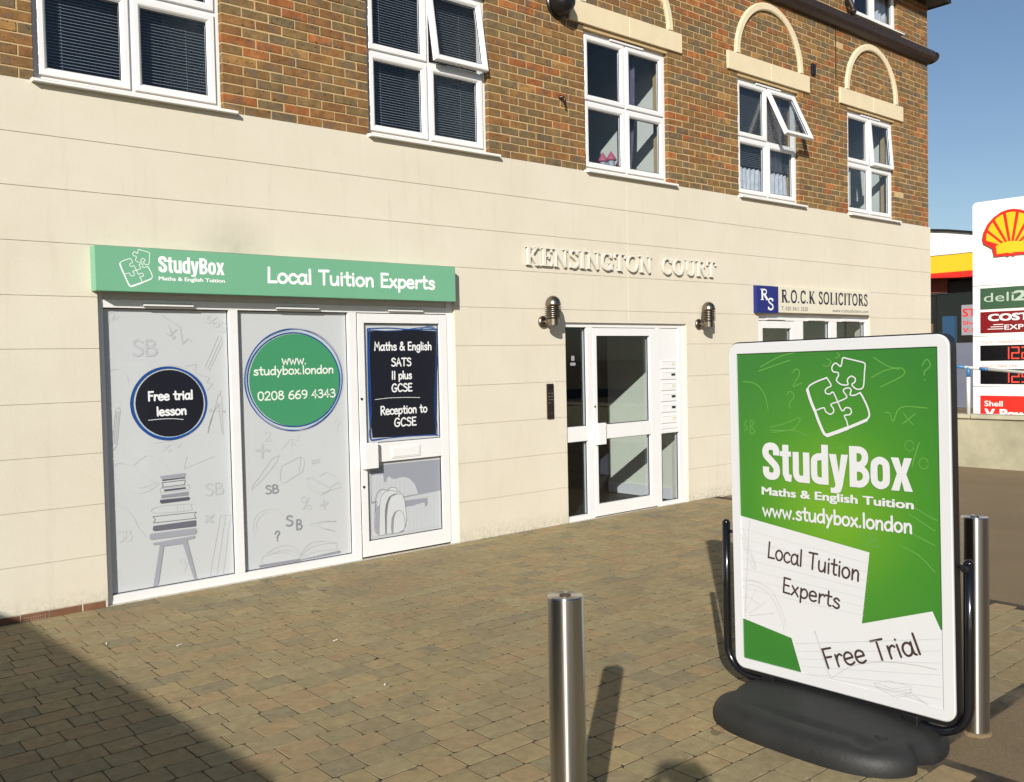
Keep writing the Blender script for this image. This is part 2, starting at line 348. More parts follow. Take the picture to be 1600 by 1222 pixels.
def subtract(rects, hole):
    out = []
    for (a, b, c, d) in rects:
        x0, x1, z0, z1 = hole
        if x1 <= a or x0 >= b or z1 <= c or z0 >= d: out.append((a, b, c, d)); continue
        if c < z0: out.append((a, b, c, z0))
        if z1 < d: out.append((a, b, z1, d))
        zz0, zz1 = max(c, z0), min(d, z1)
        if a < x0: out.append((a, x0, zz0, zz1))
        if x1 < b: out.append((x1, b, zz0, zz1))
    return out
def slab(mb, rect, holes, y0, y1):
    # wall slab with rectangular holes, split on a grid so that faces never overlap; only outer and reveal faces are made
    x0, x1, z0, z1 = rect
    xs = sorted({x0, x1, *[min(max(h[k], x0), x1) for h in holes for k in (0, 1)]}); zs = sorted({z0, z1, *[min(max(h[k], z0), z1) for h in holes for k in (2, 3)]})
    def solid(i, j):
        if i < 0 or j < 0 or i >= len(xs) - 1 or j >= len(zs) - 1: return False
        cx, cz = (xs[i] + xs[i + 1]) / 2, (zs[j] + zs[j + 1]) / 2
        return not any(h[0] < cx < h[1] and h[2] < cz < h[3] for h in holes)
    for i in range(len(xs) - 1):
        for j in range(len(zs) - 1):
            if not solid(i, j): continue
            a, b, c, d = xs[i], xs[i + 1], zs[j], zs[j + 1]
            mb.add([(a, y0, c), (b, y0, c), (b, y0, d), (a, y0, d), (a, y1, c), (b, y1, c), (b, y1, d), (a, y1, d)], [(0, 1, 2, 3), (7, 6, 5, 4)])
            k = len(mb.v) - 8
            for (di, dj, q) in ((-1, 0, (0, 3, 7, 4)), (1, 0, (1, 5, 6, 2)), (0, -1, (0, 4, 5, 1)), (0, 1, (3, 2, 6, 7))):
                if not solid(i + di, j + dj): mb.f.append(tuple(k + t for t in q)); mb.mi.append(mb.cur)

# ------------------------------------------------------------------ flat print: strokes, fills and lettering
def catmull(pts, sub=5):
    closed = (Vector(pts[0]) - Vector(pts[-1])).length < 1e-6
    if len(pts) < 3: return list(pts)
    q = [Vector(p) for p in pts]; out = []; n = len(q)
    for i in range(n - 1):
        p0 = q[i - 1] if i > 0 else (q[-2] if closed else q[0] * 2 - q[1]); p3 = q[i + 2] if i + 2 < n else (q[1] if closed else q[-1] * 2 - q[-2])
        for k in range(sub):
            t = k / sub; a, b, c, d = p0, q[i], q[i + 1], p3
            out.append(tuple(0.5 * ((2 * b) + (c - a) * t + (2 * a - 5 * b + 4 * c - d) * t * t + (3 * b - a - 3 * c + d) * t ** 3)))
    out.append(tuple(q[-1])); return out
class Print:
    # collects flat marks; to3(u, v, off) maps artwork metres to the surface, off = distance in front of it
    def __init__(s, to3): s.to3 = to3; s.mb = MB(); s.k = 0
    def lift(s): s.k = (s.k + 1) % 9; return 0.0002 + s.k * 0.00008
    def stroke(s, pts, w, smooth=True, cap=True, base=0.0, depth=0.0, sub=5):
        P = [p for i, p in enumerate(pts) if i == 0 or (Vector(p) - Vector(pts[i - 1])).length > 1e-6]
        if len(P) < 2: return
        closed = len(P) > 3 and (Vector(P[0]) - Vector(P[-1])).length < 1e-6
        if smooth and len(P) > 2: P = catmull(P, sub)
        P = [Vector(p) for p in P]
        P = [p for i, p in enumerate(P) if i == 0 or (p - P[i - 1]).length > 1e-6]
        if closed: P = P[:-1] if (P[0] - P[-1]).length < 1e-6 else P
        n = len(P); L = []; Rr = []
        for i in range(n):
            a = P[i] - P[i - 1] if (i > 0 or closed) else P[1] - P[0]; b = P[(i + 1) % n] - P[i] if (i < n - 1 or closed) else P[-1] - P[-2]
            a = a.normalized(); b = b.normalized(); t = a + b
            if t.length < 0.2: t = b
            t.normalize(); nn = Vector((-t.y, t.x)); c = max(0.55, nn.dot(Vector((-b.y, b.x))))
            hw = w / 2 / c; L.append(P[i] + nn * hw); Rr.append(P[i] - nn * hw)
        z = base + s.lift() + depth
        vs = [s.to3(p.x, p.y, z) for p in L] + [s.to3(p.x, p.y, z) for p in Rr]; fs = []
        for i in range(n if closed else n - 1):
            j = (i + 1) % n; fs.append((i, j, n + j, n + i))
        if depth:
            m = len(vs); vs += [s.to3(p.x, p.y, base) for p in L] + [s.to3(p.x, p.y, base) for p in Rr]
            for i in range(n if closed else n - 1):
                j = (i + 1) % n; fs += [(i, m + i, m + j, j), (n + i, n + j, m + n + j, m + n + i)]
            if not closed: fs += [(0, n, m + n, m), (n - 1, m + n - 1, m + 2 * n - 1, 2 * n - 1)]
        s.mb.add(vs, fs)
        if cap and not closed and not depth:
            for (c, d) in ((P[0], (P[0] - P[1]).normalized()), (P[-1], (P[-1] - P[-2]).normalized())):
                nn = Vector((-d.y, d.x)); k = len(s.mb.v); m = 6
                pts2 = [c + (nn * math.cos(math.pi * j / m) + d * math.sin(math.pi * j / m)) * w / 2 for j in range(m + 1)]
                s.mb.add([s.to3(p.x, p.y, z) for p in pts2], [tuple(range(m + 1))])
    def fill(s, pts, smooth=False, base=0.0):
        P = catmull(list(pts) + [pts[0]], 4)[:-1] if smooth else list(pts)
        if (Vector(P[0]) - Vector(P[-1])).length < 1e-6: P = P[:-1]
        z = base + s.lift(); tri = tessellate_polygon([[Vector((p[0], p[1], 0)) for p in P]])
        s.mb.add([s.to3(p[0], p[1], z) for p in P], [tuple(t) for t in tri])
    def rect(s, u0, u1, v0, v1, base=0.0): s.fill([(u0, v0), (u1, v0), (u1, v1), (u0, v1)], base=base)
    def build(s, name, mat, parent): return s.mb.build(name, mat, parent)
def G(w, *st): return (w, [(x[0], [tuple(map(float, p.split(','))) for p in x[1:].split()]) for x in st])
HAND = {
 'a': G(.56, '~.44,.47 .36,.59 .24,.62 .11,.5 .06,.28 .13,.05 .26,0 .39,.12 .45,.38', '~.46,.62 .45,.3 .47,.06 .54,0'),
 'b': G(.54, '-.1,1 .1,0', '~.1,.35 .2,.55 .34,.6 .46,.45 .46,.2 .34,.03 .2,.02 .1,.15'),
 'c': G(.46, '~.42,.5 .3,.62 .14,.55 .06,.32 .12,.08 .28,0 .42,.1'),
 'd': G(.56, '~.44,.48 .3,.6 .14,.52 .06,.3 .12,.06 .26,.01 .4,.14 .45,.35', '-.46,1 .47,0'),
 'e': G(.52, '-.08,.31 .44,.35', '~.44,.35 .41,.53 .26,.63 .11,.53 .06,.29 .13,.07 .29,0 .45,.09'),
 'g': G(.54, '~.44,.5 .3,.62 .12,.5 .08,.26 .18,.06 .34,.1 .44,.36', '~.45,.62 .45,.2 .44,-.1 .34,-.28 .18,-.28 .08,-.16'),
 'h': G(.54, '-.1,1 .1,0', '~.1,.3 .2,.54 .34,.6 .43,.45 .43,.2 .44,0'),
 'i': G(.22, '-.1,.6 .11,0', '-.1,.83 .105,.86'), 'l': G(.22, '-.1,1 .11,0'),
 'n': G(.54, '-.1,.6 .1,0', '~.1,.3 .2,.54 .34,.6 .43,.45 .43,.2 .44,0'),
 'o': G(.54, '~.27,.62 .12,.52 .06,.3 .13,.07 .27,0 .42,.1 .48,.32 .42,.53 .27,.62'),
 'p': G(.54, '-.1,.6 .1,-.32', '~.1,.35 .2,.55 .34,.6 .46,.45 .46,.2 .34,.03 .2,.02 .1,.15'),
 'r': G(.4, '-.1,.6 .1,0', '~.1,.3 .18,.52 .3,.6 .38,.52'), 's': G(.46, '~.38,.52 .26,.62 .12,.54 .12,.42 .26,.32 .38,.22 .36,.06 .22,0 .06,.08'),
 't': G(.42, '~.2,.92 .2,.5 .2,.15 .26,.02 .36,.04', '-.04,.62 .38,.62'), 'u': G(.56, '~.08,.6 .08,.3 .12,.06 .26,0 .4,.14 .44,.35', '-.45,.6 .46,0'),
 'w': G(.7, '-.06,.6 .2,.02 .35,.48 .5,.02 .64,.6'), 'x': G(.5, '-.08,.6 .44,0', '-.42,.6 .06,0'), 'y': G(.5, '-.08,.6 .26,.12', '-.44,.6 .26,.12 .12,-.3'),
 'A': G(.62, '-.05,0 .3,1 .56,0', '-.14,.36 .48,.36'), 'B': G(.6, '-.1,1 .1,0', '~.1,.98 .34,.98 .46,.82 .38,.6 .12,.54', '~.12,.54 .42,.5 .54,.28 .42,.04 .1,.02'),
 'C': G(.62, '~.54,.84 .4,1 .2,.9 .07,.55 .12,.18 .3,0 .54,.14'), 'E': G(.52, '-.46,.98 .1,.98 .1,.02 .48,.02', '-.1,.52 .4,.52'), 'F': G(.5, '-.48,.98 .1,.98 .1,0', '-.1,.54 .4,.54'),
 'G': G(.66, '~.54,.86 .38,1 .18,.88 .07,.5 .14,.12 .34,0 .52,.12 .55,.42', '-.36,.44 .6,.44'), 'L': G(.52, '-.12,1 .1,.02 .48,.04'), 'M': G(.72, '-.08,0 .14,1 .36,.4 .56,1 .64,0'),
 'R': G(.58, '-.1,1 .1,0', '~.1,.98 .36,1 .48,.8 .38,.56 .12,.5', '-.2,.5 .52,0'), 'S': G(.54, '~.46,.86 .3,1 .12,.9 .12,.68 .3,.54 .46,.38 .44,.12 .26,0 .06,.1'), 'T': G(.58, '-.04,.97 .54,.99', '-.29,.98 .28,0'),
 '0': G(.58, '~.29,1 .12,.85 .07,.5 .13,.14 .29,0 .45,.14 .51,.5 .45,.85 .29,1'), '1': G(.28, '-.15,1 .14,0'), '2': G(.56, '~.08,.78 .2,.98 .38,.96 .46,.75 .34,.45 .06,.02', '-.06,.02 .5,.02'),
 '3': G(.54, '~.08,.88 .26,1 .42,.86 .36,.6 .2,.54', '~.2,.54 .42,.48 .46,.22 .3,0 .06,.1'), '4': G(.58, '-.36,0 .38,1 .06,.34 .54,.34'),
 '6': G(.58, '~.44,.98 .24,.86 .11,.60 .08,.32', '~.29,.54 .13,.45 .07,.27 .14,.06 .29,0 .45,.08 .51,.28 .44,.47 .29,.54'), '8': G(.56, '~.28,1 .14,.92 .12,.75 .28,.56 .44,.75 .42,.92 .28,1', '~.28,.55 .1,.42 .07,.2 .28,0 .49,.2 .46,.42 .28,.55'),
 '9': G(.56, '~.29,1 .13,.92 .07,.72 .14,.53 .29,.46 .44,.55 .50,.74 .43,.93 .29,1', '~.49,.70 .48,.42 .40,.16 .24,0'), '&': G(.66, '~.40,.82 .34,1 .2,.94 .2,.72 .38,.36 .6,0', '~.40,.82 .3,.64 .12,.42 .07,.2 .16,.03 .32,.02 .48,.2 .56,.44'),
 '.': G(.24, '-.1,.03 .105,.06'), '?': G(.5, '~.06,.78 .2,1 .4,.94 .42,.7 .26,.5 .24,.26', '-.24,.03 .245,.06'), ' ': (.34, []),
 '%': G(.62, '~.16,1 .05,.86 .16,.72 .27,.86 .16,1', '~.46,.28 .35,.14 .46,0 .57,.14 .46,.28', '-.5,.95 .12,.05')}
HEAVY = {  # condensed heavy sans: centre lines with their own width
 'S': (.56, [('~', .195, '.445,.66 .44,.80 .36,.885 .20,.885 .115,.80 .125,.66 .28,.51 .43,.36 .445,.2 .36,.115 .20,.115 .12,.2 .115,.35')]),
 't': (.37, [('-', .19, '.17,.95 .17,.2 .22,.1 .34,.085'), ('-', .13, '0,.715 .34,.715')]), 'u': (.54, [('~', .18, '.11,.78 .11,.55 .11,.24 .15,.13 .24,.09 .42,.11'), ('-', .19, '.42,.78 .42,0')]),
 'd': (.54, [('-', .19, '.42,1 .42,0'), ('~', .18, '.42,.69 .24,.69 .14,.64 .11,.54 .11,.24 .14,.14 .24,.09 .42,.09')]),
 'y': (.54, [('p', 0, '0,.78 .2,.78 .27,.33 .34,.78 .53,.78 .37,.02 .34,-.08 .29,-.16 .2,-.19 .03,-.19 .03,-.06 .12,-.06 .16,-.02 .165,.03')]),
 'B': (.57, [('-', .20, '.12,1 .12,0'), ('~', .17, '.12,.91 .32,.91 .43,.82 .43,.66 .32,.55 .12,.55'), ('~', .17, '.12,.46 .33,.46 .45,.36 .45,.20 .33,.09 .12,.09')]),
 'o': (.54, [('~', .18, '.11,.24 .11,.54 .15,.64 .265,.69 .38,.64 .42,.54 .42,.24 .38,.14 .265,.09 .15,.14 .11,.24')]), 'x': (.54, [('p', 0, '0,.78 .2,.78 .27,.55 .34,.78 .53,.78 .385,.40 .54,0 .33,0 .265,.24 .2,0 0,0 .15,.40')])}
def stem(x, w=.15): return ('-', w, f'{x},0 {x},1')
def ser(x, y, q=.15): y = .025 if y == 0 else (.975 if y == 1 else y); return ('-', .05, f'{x-q},{y} {x+q},{y}')
SERIF = {
 'I': (.42, [stem(.2), ser(.2, 0), ser(.2, 1)]), 'K': (.84, [stem(.2), ser(.2, 0), ser(.2, 1), ('-', .07, '.64,.97 .27,.42'), ('-', .15, '.36,.53 .68,.02'), ser(.64, 1, .13), ser(.69, 0, .14)]),
 'E': (.70, [stem(.2), ('-', .06, '.06,.97 .58,.97'), ('-', .06, '.2,.52 .45,.52'), ('-', .06, '.06,.03 .6,.03'), ('-', .05, '.56,.98 .58,.76'), ('-', .05, '.58,.02 .62,.26'), ('-', .05, '.45,.4 .45,.64')]),
 'N': (.86, [('-', .06, '.16,0 .16,.95'), ('-', .15, '.14,.97 .68,.03'), ('-', .06, '.68,.02 .68,1'), ser(.1, 1, .13), ser(.16, 0, .13), ser(.68, 1, .13)]),
 'S': (.62, [('~', .11, '.48,.78 .4,.94 .26,.96 .13,.86 .16,.68 .32,.54 .48,.38 .5,.18 .36,.04 .2,.05 .1,.22'), ('-', .05, '.5,1 .5,.72'), ('-', .05, '.09,0 .09,.28')]),
 'G': (.86, [('~', .12, '.64,.74 .54,.91 .38,.96 .2,.85 .12,.5 .2,.15 .4,.04 .56,.09 .66,.2'), ('-', .14, '.66,.42 .66,.04'), ser(.66, .42, .14), ('-', .05, '.66,1 .66,.70')]),
 'T': (.74, [stem(.35), ser(.35, 0), ('-', .06, '.02,.97 .68,.97'), ('-', .05, '.03,1 .03,.74'), ('-', .05, '.67,1 .67,.74')]), 'O': (.88, [('~', .12, '.42,.96 .2,.84 .11,.5 .2,.16 .42,.04 .64,.16 .73,.5 .64,.84 .42,.96')]),
 'C': (.78, [('~', .12, '.64,.74 .54,.91 .38,.96 .2,.85 .12,.5 .2,.15 .4,.04 .56,.1 .66,.26'), ('-', .05, '.66,1 .66,.70')]),
 'U': (.84, [('-', .15, '.2,.97 .2,.3'), ('~', .09, '.2,.3 .27,.1 .42,.04 .57,.12 .63,.3'), ('-', .06, '.63,.3 .63,.97'), ser(.2, 1), ser(.63, 1, .13)]),
 'R': (.80, [stem(.2), ser(.2, 0), ser(.1, 1, .08), ('~', .09, '.2,.95 .46,.95 .58,.8 .52,.58 .2,.51'), ('-', .15, '.4,.5 .66,.03'), ser(.71, 0, .1)]),
 'L': (.68, [stem(.2), ser(.2, 1), ('-', .06, '.06,.03 .58,.03'), ('-', .05, '.57,.02 .60,.28')]), '.': (.3, [('-', .13, '.12,0 .12,.13')]), ' ': (.4, [])}
def pts_of(s): return [tuple(map(float, q.split(','))) for q in s.split()]
def hand_text(pr, text, u0, u1, v, cap, w, slope=0.0, base=0.0):
    tot = sum(HAND[c][0] for c in text); sx = (u1 - u0) / tot; u = u0; ca, sa = math.cos(slope), math.sin(slope)
    for c in text:
        gw, st = HAND[c]
        for (kind, pts) in st:
            q = [(u + x * sx - u0, y * cap) for x, y in pts]
            pr.stroke([(u0 + a * ca - b * sa, v + a * sa + b * ca) for a, b in q], w, kind == '~', base=base, sub=4)
        u += gw * sx
def glyph_text(pr, font, text, u0, u1, v, cap, base=0.0, depth=0.0, slope=0.0, wmul=1.0):
    tot = sum(font[c][0] for c in text); sx = (u1 - u0) / tot; u = u0; m = (sx + cap) / 2 * wmul
    for c in text:
        gw, st = font[c]
        for (kind, w, p) in st:
            pts = pts_of(p)
            if kind == 'p': pr.fill([(u + x * sx, v + y * cap + slope * (u + x * sx - u0)) for x, y in pts], base=base); continue
            horiz = abs(pts[0][1] - pts[-1][1]) < 0.05 and kind == '-'
            ww = w * (cap if horiz else sx) * wmul if kind == '-' else w * m
            pr.stroke([(u + x * sx, v + y * cap + slope * (u + x * sx - u0)) for x, y in pts], ww, kind == '~', cap=False, base=base, depth=depth)
        u += gw * sx
def font_text(pr, text, u0, u1, v, cap, bold=0.0, slope=0.0, base=0.0, shear=0.0):
    cu = bpy.data.curves.new('txt', 'FONT'); cu.body = text; cu.resolution_u = 3; cu.shear = shear; cu.fill_mode = 'BOTH'; cu.dimensions = '2D'
    ob = bpy.data.objects.new('txt', cu); col.objects.link(ob); dg = bpy.context.evaluated_depsgraph_get(); dg.update()
    me = ob.evaluated_get(dg).to_mesh(); vs = [tuple(p.co) for p in me.vertices]; fs = [tuple(f.vertices) for f in me.polygons]
    ob.evaluated_get(dg).to_mesh_clear(); bpy.data.objects.remove(ob); bpy.data.curves.remove(cu)
    if not vs: return
    a0 = min(p[0] for p in vs); a1 = max(p[0] for p in vs); sx = (u1 - u0) / (a1 - a0); sy = cap / 0.73
    for (du, dv) in (((0, 0),) if not bold else ((-1, -.6), (1, .6), (-1, .6), (1, -.6), (0, 0))):
        z = base + pr.lift(); pr.mb.add([pr.to3(u0 + (p[0] - a0 + du * bold) * sx, v + (p[1] + dv * bold) * sy + slope * (p[0] - a0) * sx, z) for p in vs], fs)
def wall_map(y): return lambda u, v, off: (u, y - off, v)

# ================================================================== SETTING: ground and paving
g = MB().box(-400, 400, -400, 400, -0.6, -0.012).build('ground', 'asphalt'); tag(g, 'brown grey asphalt yard beyond the block paving', 'ground', kind='structure')
PX0, PX1, PY0 = -2.4, 9.0, -8.6
PEDGE = [(PX0, PY0), (3.78, PY0), (3.78, -5.0), (6.45, -5.0), (6.45, -2.9), (9.0, -1.0), (9.0, 0.10), (PX0, 0.10)]
pav = MB().prism(PEDGE, lambda a, b: (a, b, -0.30), lambda a, b: (a, b, -0.0013)).build('paving', 'joint_sand'); tag(pav, 'tan block paving laid in rows along the shop wall', 'paving', kind='structure')
blocks = []
ROW = 0.145
y = 0.0; row = 0
while y - ROW > PY0:
    if row == 0: choices = (.20, .20, .21)
    else: choices = (.12, .145, .165, .165, .185, .205, .205, .225)
    x = PX0 + rng.uniform(0, .2)
    while x < PX1:
        L = rng.choice(choices); lim = 6.45 if y < -2.9 else min(9.0, 6.45 + (y + 2.9) * 1.342)
        if x + L <= lim and not (x + L > 3.78 and y - ROW < -5.0): blocks.append((x + L / 2, y - ROW / 2, L, row))
        x += L
    y -= ROW; row += 1
def block_mesh(mb, cx, cy, cz, L, D, yaw, tx, ty, rnd, r=None):
    r = r or rng; g = r.uniform(.002, .0038); hx, hy = L / 2 - g, D / 2 - r.uniform(.002, .0038); out = []
    for (sx, sy) in ((-1, -1), (1, -1), (1, 1), (-1, 1)):       # tumbled blocks: each corner knocked off a little
        k1, k2 = r.uniform(.003, .014), r.uniform(.003, .014)
        a, b = (sx * hx, sy * (hy - k2)), (sx * (hx - k1), sy * hy); out += [a, b] if sx * sy > 0 else [b, a]
    vs = []
    for (f, z) in ((0, -0.03), (0, -0.0008), (.0009, 0.0)):
        for (a, b) in out:
            a2, b2 = a - math.copysign(f, a), b - math.copysign(f, b); zz = z + a2 * tx + b2 * ty
            vs.append((cx + a2 * math.cos(yaw) - b2 * math.sin(yaw), cy + a2 * math.sin(yaw) + b2 * math.cos(yaw), cz + zz))
    fs = [tuple(range(16, 24))]
    for k in (0, 8):
        for j in range(8): j2 = (j + 1) % 8; fs.append((k + j, k + j2, k + 8 + j2, k + 8 + j))
    mb.add(vs, fs)
    if rnd is not None: mb.rnd += [rnd] * len(fs)
scored = []
for b in blocks:
    q = to_px((b[0], b[1], 0)); s = 0
    if q and -30 < q[0] < 1630 and q[1] < 1250: s = b[2] / q[2] ** 3 if q[1] < 1222 else 0.5 * b[2] / q[2] ** 3
    scored.append((s, b))
scored.sort(key=lambda t: -t[0])
cache = {}; rest = MB()
for i, (s, (cx, cy, L, row)) in enumerate(scored):
    yaw, tx, ty, dz = rng.gauss(0, .008), rng.gauss(0, .0022), rng.gauss(0, .003), rng.uniform(-.0006, .0008)
    if i < 300:
        key = (L, i % 4)
        if key not in cache:
            mb = MB(); block_mesh(mb, 0, 0, 0, L, ROW, 0, 0, 0, None); cache[key] = mb.mesh('paving_block', 'paver_one')
        o = bpy.data.objects.new('paving_block', cache[key]); o.location = (cx, cy, dz); o.rotation_euler = (ty, -tx, yaw); put(o, pav)
    else: block_mesh(rest, cx, cy, dz, L, ROW, yaw, tx, ty, (rng.random() * 0.35 + 0.55 if row == 0 else rng.random()))
tag(rest.build('paving_block_field', 'paver_many', pav), kind='stuff')

# ================================================================== APARTMENT BUILDING
WX = [1.666, 4.268, 6.870, 9.495, 12.020]; WW, WH, WZ = 1.32, 1.44, 3.625
BR_Y, MO_Y = 0.020, 0.0245
BX0, BX1 = -1.6, 14.40; BTOP = 7.05
W6 = (12.13, 13.46, 6.40, 7.00)
SHOP = (2.015, 5.120, 0.0, 2.245); ENT = (6.512, 8.432, 0.0, 2.045); ROCK = (9.84, 12.56, 0.0, 2.19)
bld = empty('apartment_building', (7, 0, 0))
tag(bld, 'cream rendered ground floor with brown brick storey and white windows above', 'building')
win_holes = [(x, x + WW, WZ, WZ + WH) for x in WX] + [W6]
RT = 3.605
mb = MB(); slab(mb, (BX0, BX1, RT, BTOP), win_holes, MO_Y, 0.24)
mb.box(BX1 - 0.22, BX1 - 0.004, 0.245, 9.0, RT, BTOP); mb.box(BX0, BX1, 8.8, 9.02, -.1, BTOP)
bw = mb.build('brick_wall', 'mortar', bld)
# bricks: stretcher bond, 225 x 75 mm module, cut at openings and at the corner
def brick_box(mb, x0, x1, z0, z1, y0, rnd, org=(0, 0)):
    c = .003; yb = 0.069
    vs = [(x0, y0 + c, z0), (x1, y0 + c, z0), (x1, y0 + c, z1), (x0, y0 + c, z1), (x0 + c, y0, z0 + c), (x1 - c, y0, z0 + c), (x1 - c, y0, z1 - c), (x0 + c, y0, z1 - c), (x0, yb, z0), (x1, yb, z0), (x1, yb, z1), (x0, yb, z1)]
    fs = [(4, 5, 6, 7), (0, 1, 5, 4), (1, 2, 6, 5), (2, 3, 7, 6), (3, 0, 4, 7), (0, 8, 9, 1), (1, 9, 10, 2), (2, 10, 11, 3), (3, 11, 8, 0)]
    mb.add(vs, fs)
    if rnd is not None: mb.rnd += [rnd] * len(fs)
bricks = []
z = RT; k = 0
while z + .065 < BTOP:
    za, zb = z + .005, z + .070
    segs = [(BX0, BX1)]
    for h in win_holes:
        if zb > h[2] - .002 and za < h[3] + .002:
            n2 = []
            for (a, b) in segs:
                if h[1] <= a or h[0] >= b: n2.append((a, b)); continue
                if a < h[0]: n2.append((a, h[0]))
                if h[1] < b: n2.append((h[1], b))
            segs = n2
    off = (k % 2) * .1125
    for (a, b) in segs:
        x = math.floor((a - off) / .225) * .225 + off; g_ = []
        while x < b:
            g_.append(x); x += .225
        g_ = [q for k_, q in enumerate(g_) if not (k_ == 0 and q + .225 - a < .06) and not (k_ == len(g_) - 1 and b - q < .06)]
        ends = [a] + g_[1:] + [b]
        for k_ in range(len(ends) - 1):
            xa, xb = ends[k_] + (.005 if k_ else -.002), ends[k_ + 1] - (.005 if k_ < len(ends) - 2 else -.002)
            bricks.append((xa, xb, za, zb))
    z += .075; k += 1
def bscore(b):
    q = to_px(((b[0] + b[1]) / 2, 0, (b[2] + b[3]) / 2))
    if not q or not (-15 < q[0] < 1600 and -8 < q[1] < 1222): return 0
    return (b[1] - b[0]) / q[2] ** 3
bricks.sort(key=lambda b: -bscore(b))
cache = {}; rest = MB()
for i, b in enumerate(bricks):
    dy = rng.gauss(0, .0015); dz = rng.gauss(0, .0008)
    if i < 300:
        L = round(b[1] - b[0], 4); key = L
        if key not in cache:
            mb = MB(); brick_box(mb, -L / 2, L / 2, -.0325, .0325, 0, None); cache[key] = mb.mesh('brick', 'brick_one')
        o = bpy.data.objects.new('brick', cache[key]); o.location = ((b[0] + b[1]) / 2 - 7, BR_Y + dy, (b[2] + b[3]) / 2 + dz); put(o, bw)
    else: brick_box(rest, b[0], b[1], b[2] + dz, b[3] + dz, BR_Y + dy, rng.random())
# end wall bricks (east return), seen only edge on
tag(rest.build('brick_field', 'brick_many', bw), kind='stuff')
mb = MB(); k = 0; z = RT
while z + .065 < BTOP:
    yy = .06 + (k % 2) * .1125
    while yy < 3.0:
        x = BX1 - .004; mb.add([(x, yy, z + .005), (x, yy + .215, z + .005), (x, yy + .215, z + .07), (x, yy, z + .07), (x + .008, yy, z + .005), (x + .008, yy + .215, z + .005), (x + .008, yy + .215, z + .07), (x + .008, yy, z + .07)],
                               [(4, 5, 6, 7), (0, 1, 5, 4), (1, 2, 6, 5), (2, 3, 7, 6), (3, 0, 4, 7)]); mb.rnd += [rng.random()] * 5; yy += .225
    z += .075; k += 1
tag(mb.build('end_wall_brick_field', 'brick_many', bw), kind='stuff')

# rendered ground floor: backing wall with the coursed render bands on it
RX1 = 14.425
mb = MB(); slab(mb, (BX0, RX1 - .008, -.12, RT), [SHOP, ENT, ROCK], 0.0050, 0.24); mb.box(RX1 - .23, RX1 - .010, .245, 9.0, -.1, RT)
rw = mb.build('rendered_wall', 'render', bld)
ZL = [0.0, .371, .729, 1.086, 1.447, 1.815, 2.173, 2.535, 2.897, 3.249, RT - .002]
VJ = 7.46
for i in range(10):
    z0 = ZL[i] + (.003 if i else 0); z1 = ZL[i + 1] - .003 if i < 9 else ZL[i + 1]
    for (a, b) in ((BX0, VJ - .003), (VJ + .003, RX1)):
        cuts = sorted([h for h in (SHOP, ENT, ROCK) if h[3] >= z1 and h[2] <= z0 and h[0] < b and h[1] > a]); segs = []; x = a
        for h in cuts:
            if h[0] > x: segs.append((x, h[0]))
            x = max(x, h[1])
        if x < b: segs.append((x, b))
        for (xa, xb) in segs:
            mb = MB(); slab(mb, (xa, xb, (.052 if xb < 2.1 else .004) if i == 0 else z0, z1), [SHOP, ENT, ROCK], 0.0, 0.0046); mb.build('render_band', 'render', rw)
MB().box(VJ - .0028, VJ + .0028, .0015, .0046, 2.06, RT - .01).build('movement_joint', 'sealant', rw)
# brick plinth and air brick under the render at the left
mb = MB(); x = 1.02
for (a, b, m) in ((.35, .562, 0), (.572, .785, 0), (.795, 1.01, 0), (1.02, 1.235, 0), (1.245, 1.452, 0), (1.632, 1.84, 0), (1.85, 1.998, 0)):
    MB().box(a, b, .002, .0047, -.03, .046).build('plinth_brick', 'terracotta', rw, bev=.002)
ab = MB(); slab(ab, (1.458, 1.626, -.02, .047), [(1.472 + .0145 * i, 1.472 + .0145 * i + .008, .002 + .018 * j, .011 + .018 * j) for i in range(10) for j in range(2)], .0005, .0047)
ab.build('air_brick', 'terracotta', rw)

# lintels, arches, string course, eaves, roof
for x in WX[2:]:
    a, b, m = x - .215, x + WW + .235, x + WW / 2 + .01
    MB().box(a, m - .002, -.006, .06, 5.105, 5.322).build('lintel', 'cream_stone', bld, bev=.006)
    MB().box(m + .002, b, -.006, .06, 5.105, 5.322).build('lintel', 'cream_stone', bld, bev=.006)
    mb = MB(); N = 30; cx = x + WW / 2 + .01; cz = 5.325; vs = []; fs = []
    for i in range(N + 1):
        t = math.pi * i / N
        for (r, yy) in ((.735, .05), (.735, .0), (.72, -.012), (.655, -.012), (.64, .0), (.64, .05)): vs.append((cx - r * math.cos(t), yy, cz + r * math.sin(t)))
    for i in range(N):
        for j in range(6): fs.append((i * 6 + j, i * 6 + (j + 1) % 6, (i + 1) * 6 + (j + 1) % 6, (i + 1) * 6 + j))
    mb.add(vs, fs).build('arch_moulding', 'cream_stone', bld)
prof = [(.03, 6.105), (-.03, 6.115), (-.075, 6.145), (-.105, 6.19), (-.115, 6.24), (-.10, 6.285), (-.05, 6.305), (.03, 6.31)]
xs = [BX0 + 1.05 * i for i in range(15)] + [BX1 + .002]
for i in range(len(xs) - 1):
    a, b = xs[i] + .0015, xs[i + 1] - .0015; mb = MB(); n = len(prof)
    mb.add([(a, q[0], q[1]) for q in prof] + [(b, q[0], q[1]) for q in prof], [(j, (j + 1) % n, n + (j + 1) % n, n + j) for j in range(n)] + [tuple(range(n)), tuple(range(2 * n - 1, n - 1, -1))])
    mb.build('string_course', 'string_brown', bld)
mb = MB(); n = len(prof)
for yy in (-.115, 6.0): mb.v += [(BX1 + .004 - q[0] + .0, yy if yy > 0 else yy + (q[0] + .115), q[1]) for q in prof]
mb.f += [(j, (j + 1) % n, n + (j + 1) % n, n + j) for j in range(n)]; mb.mi += [0] * n
mb.build('string_course', 'string_brown', bld)
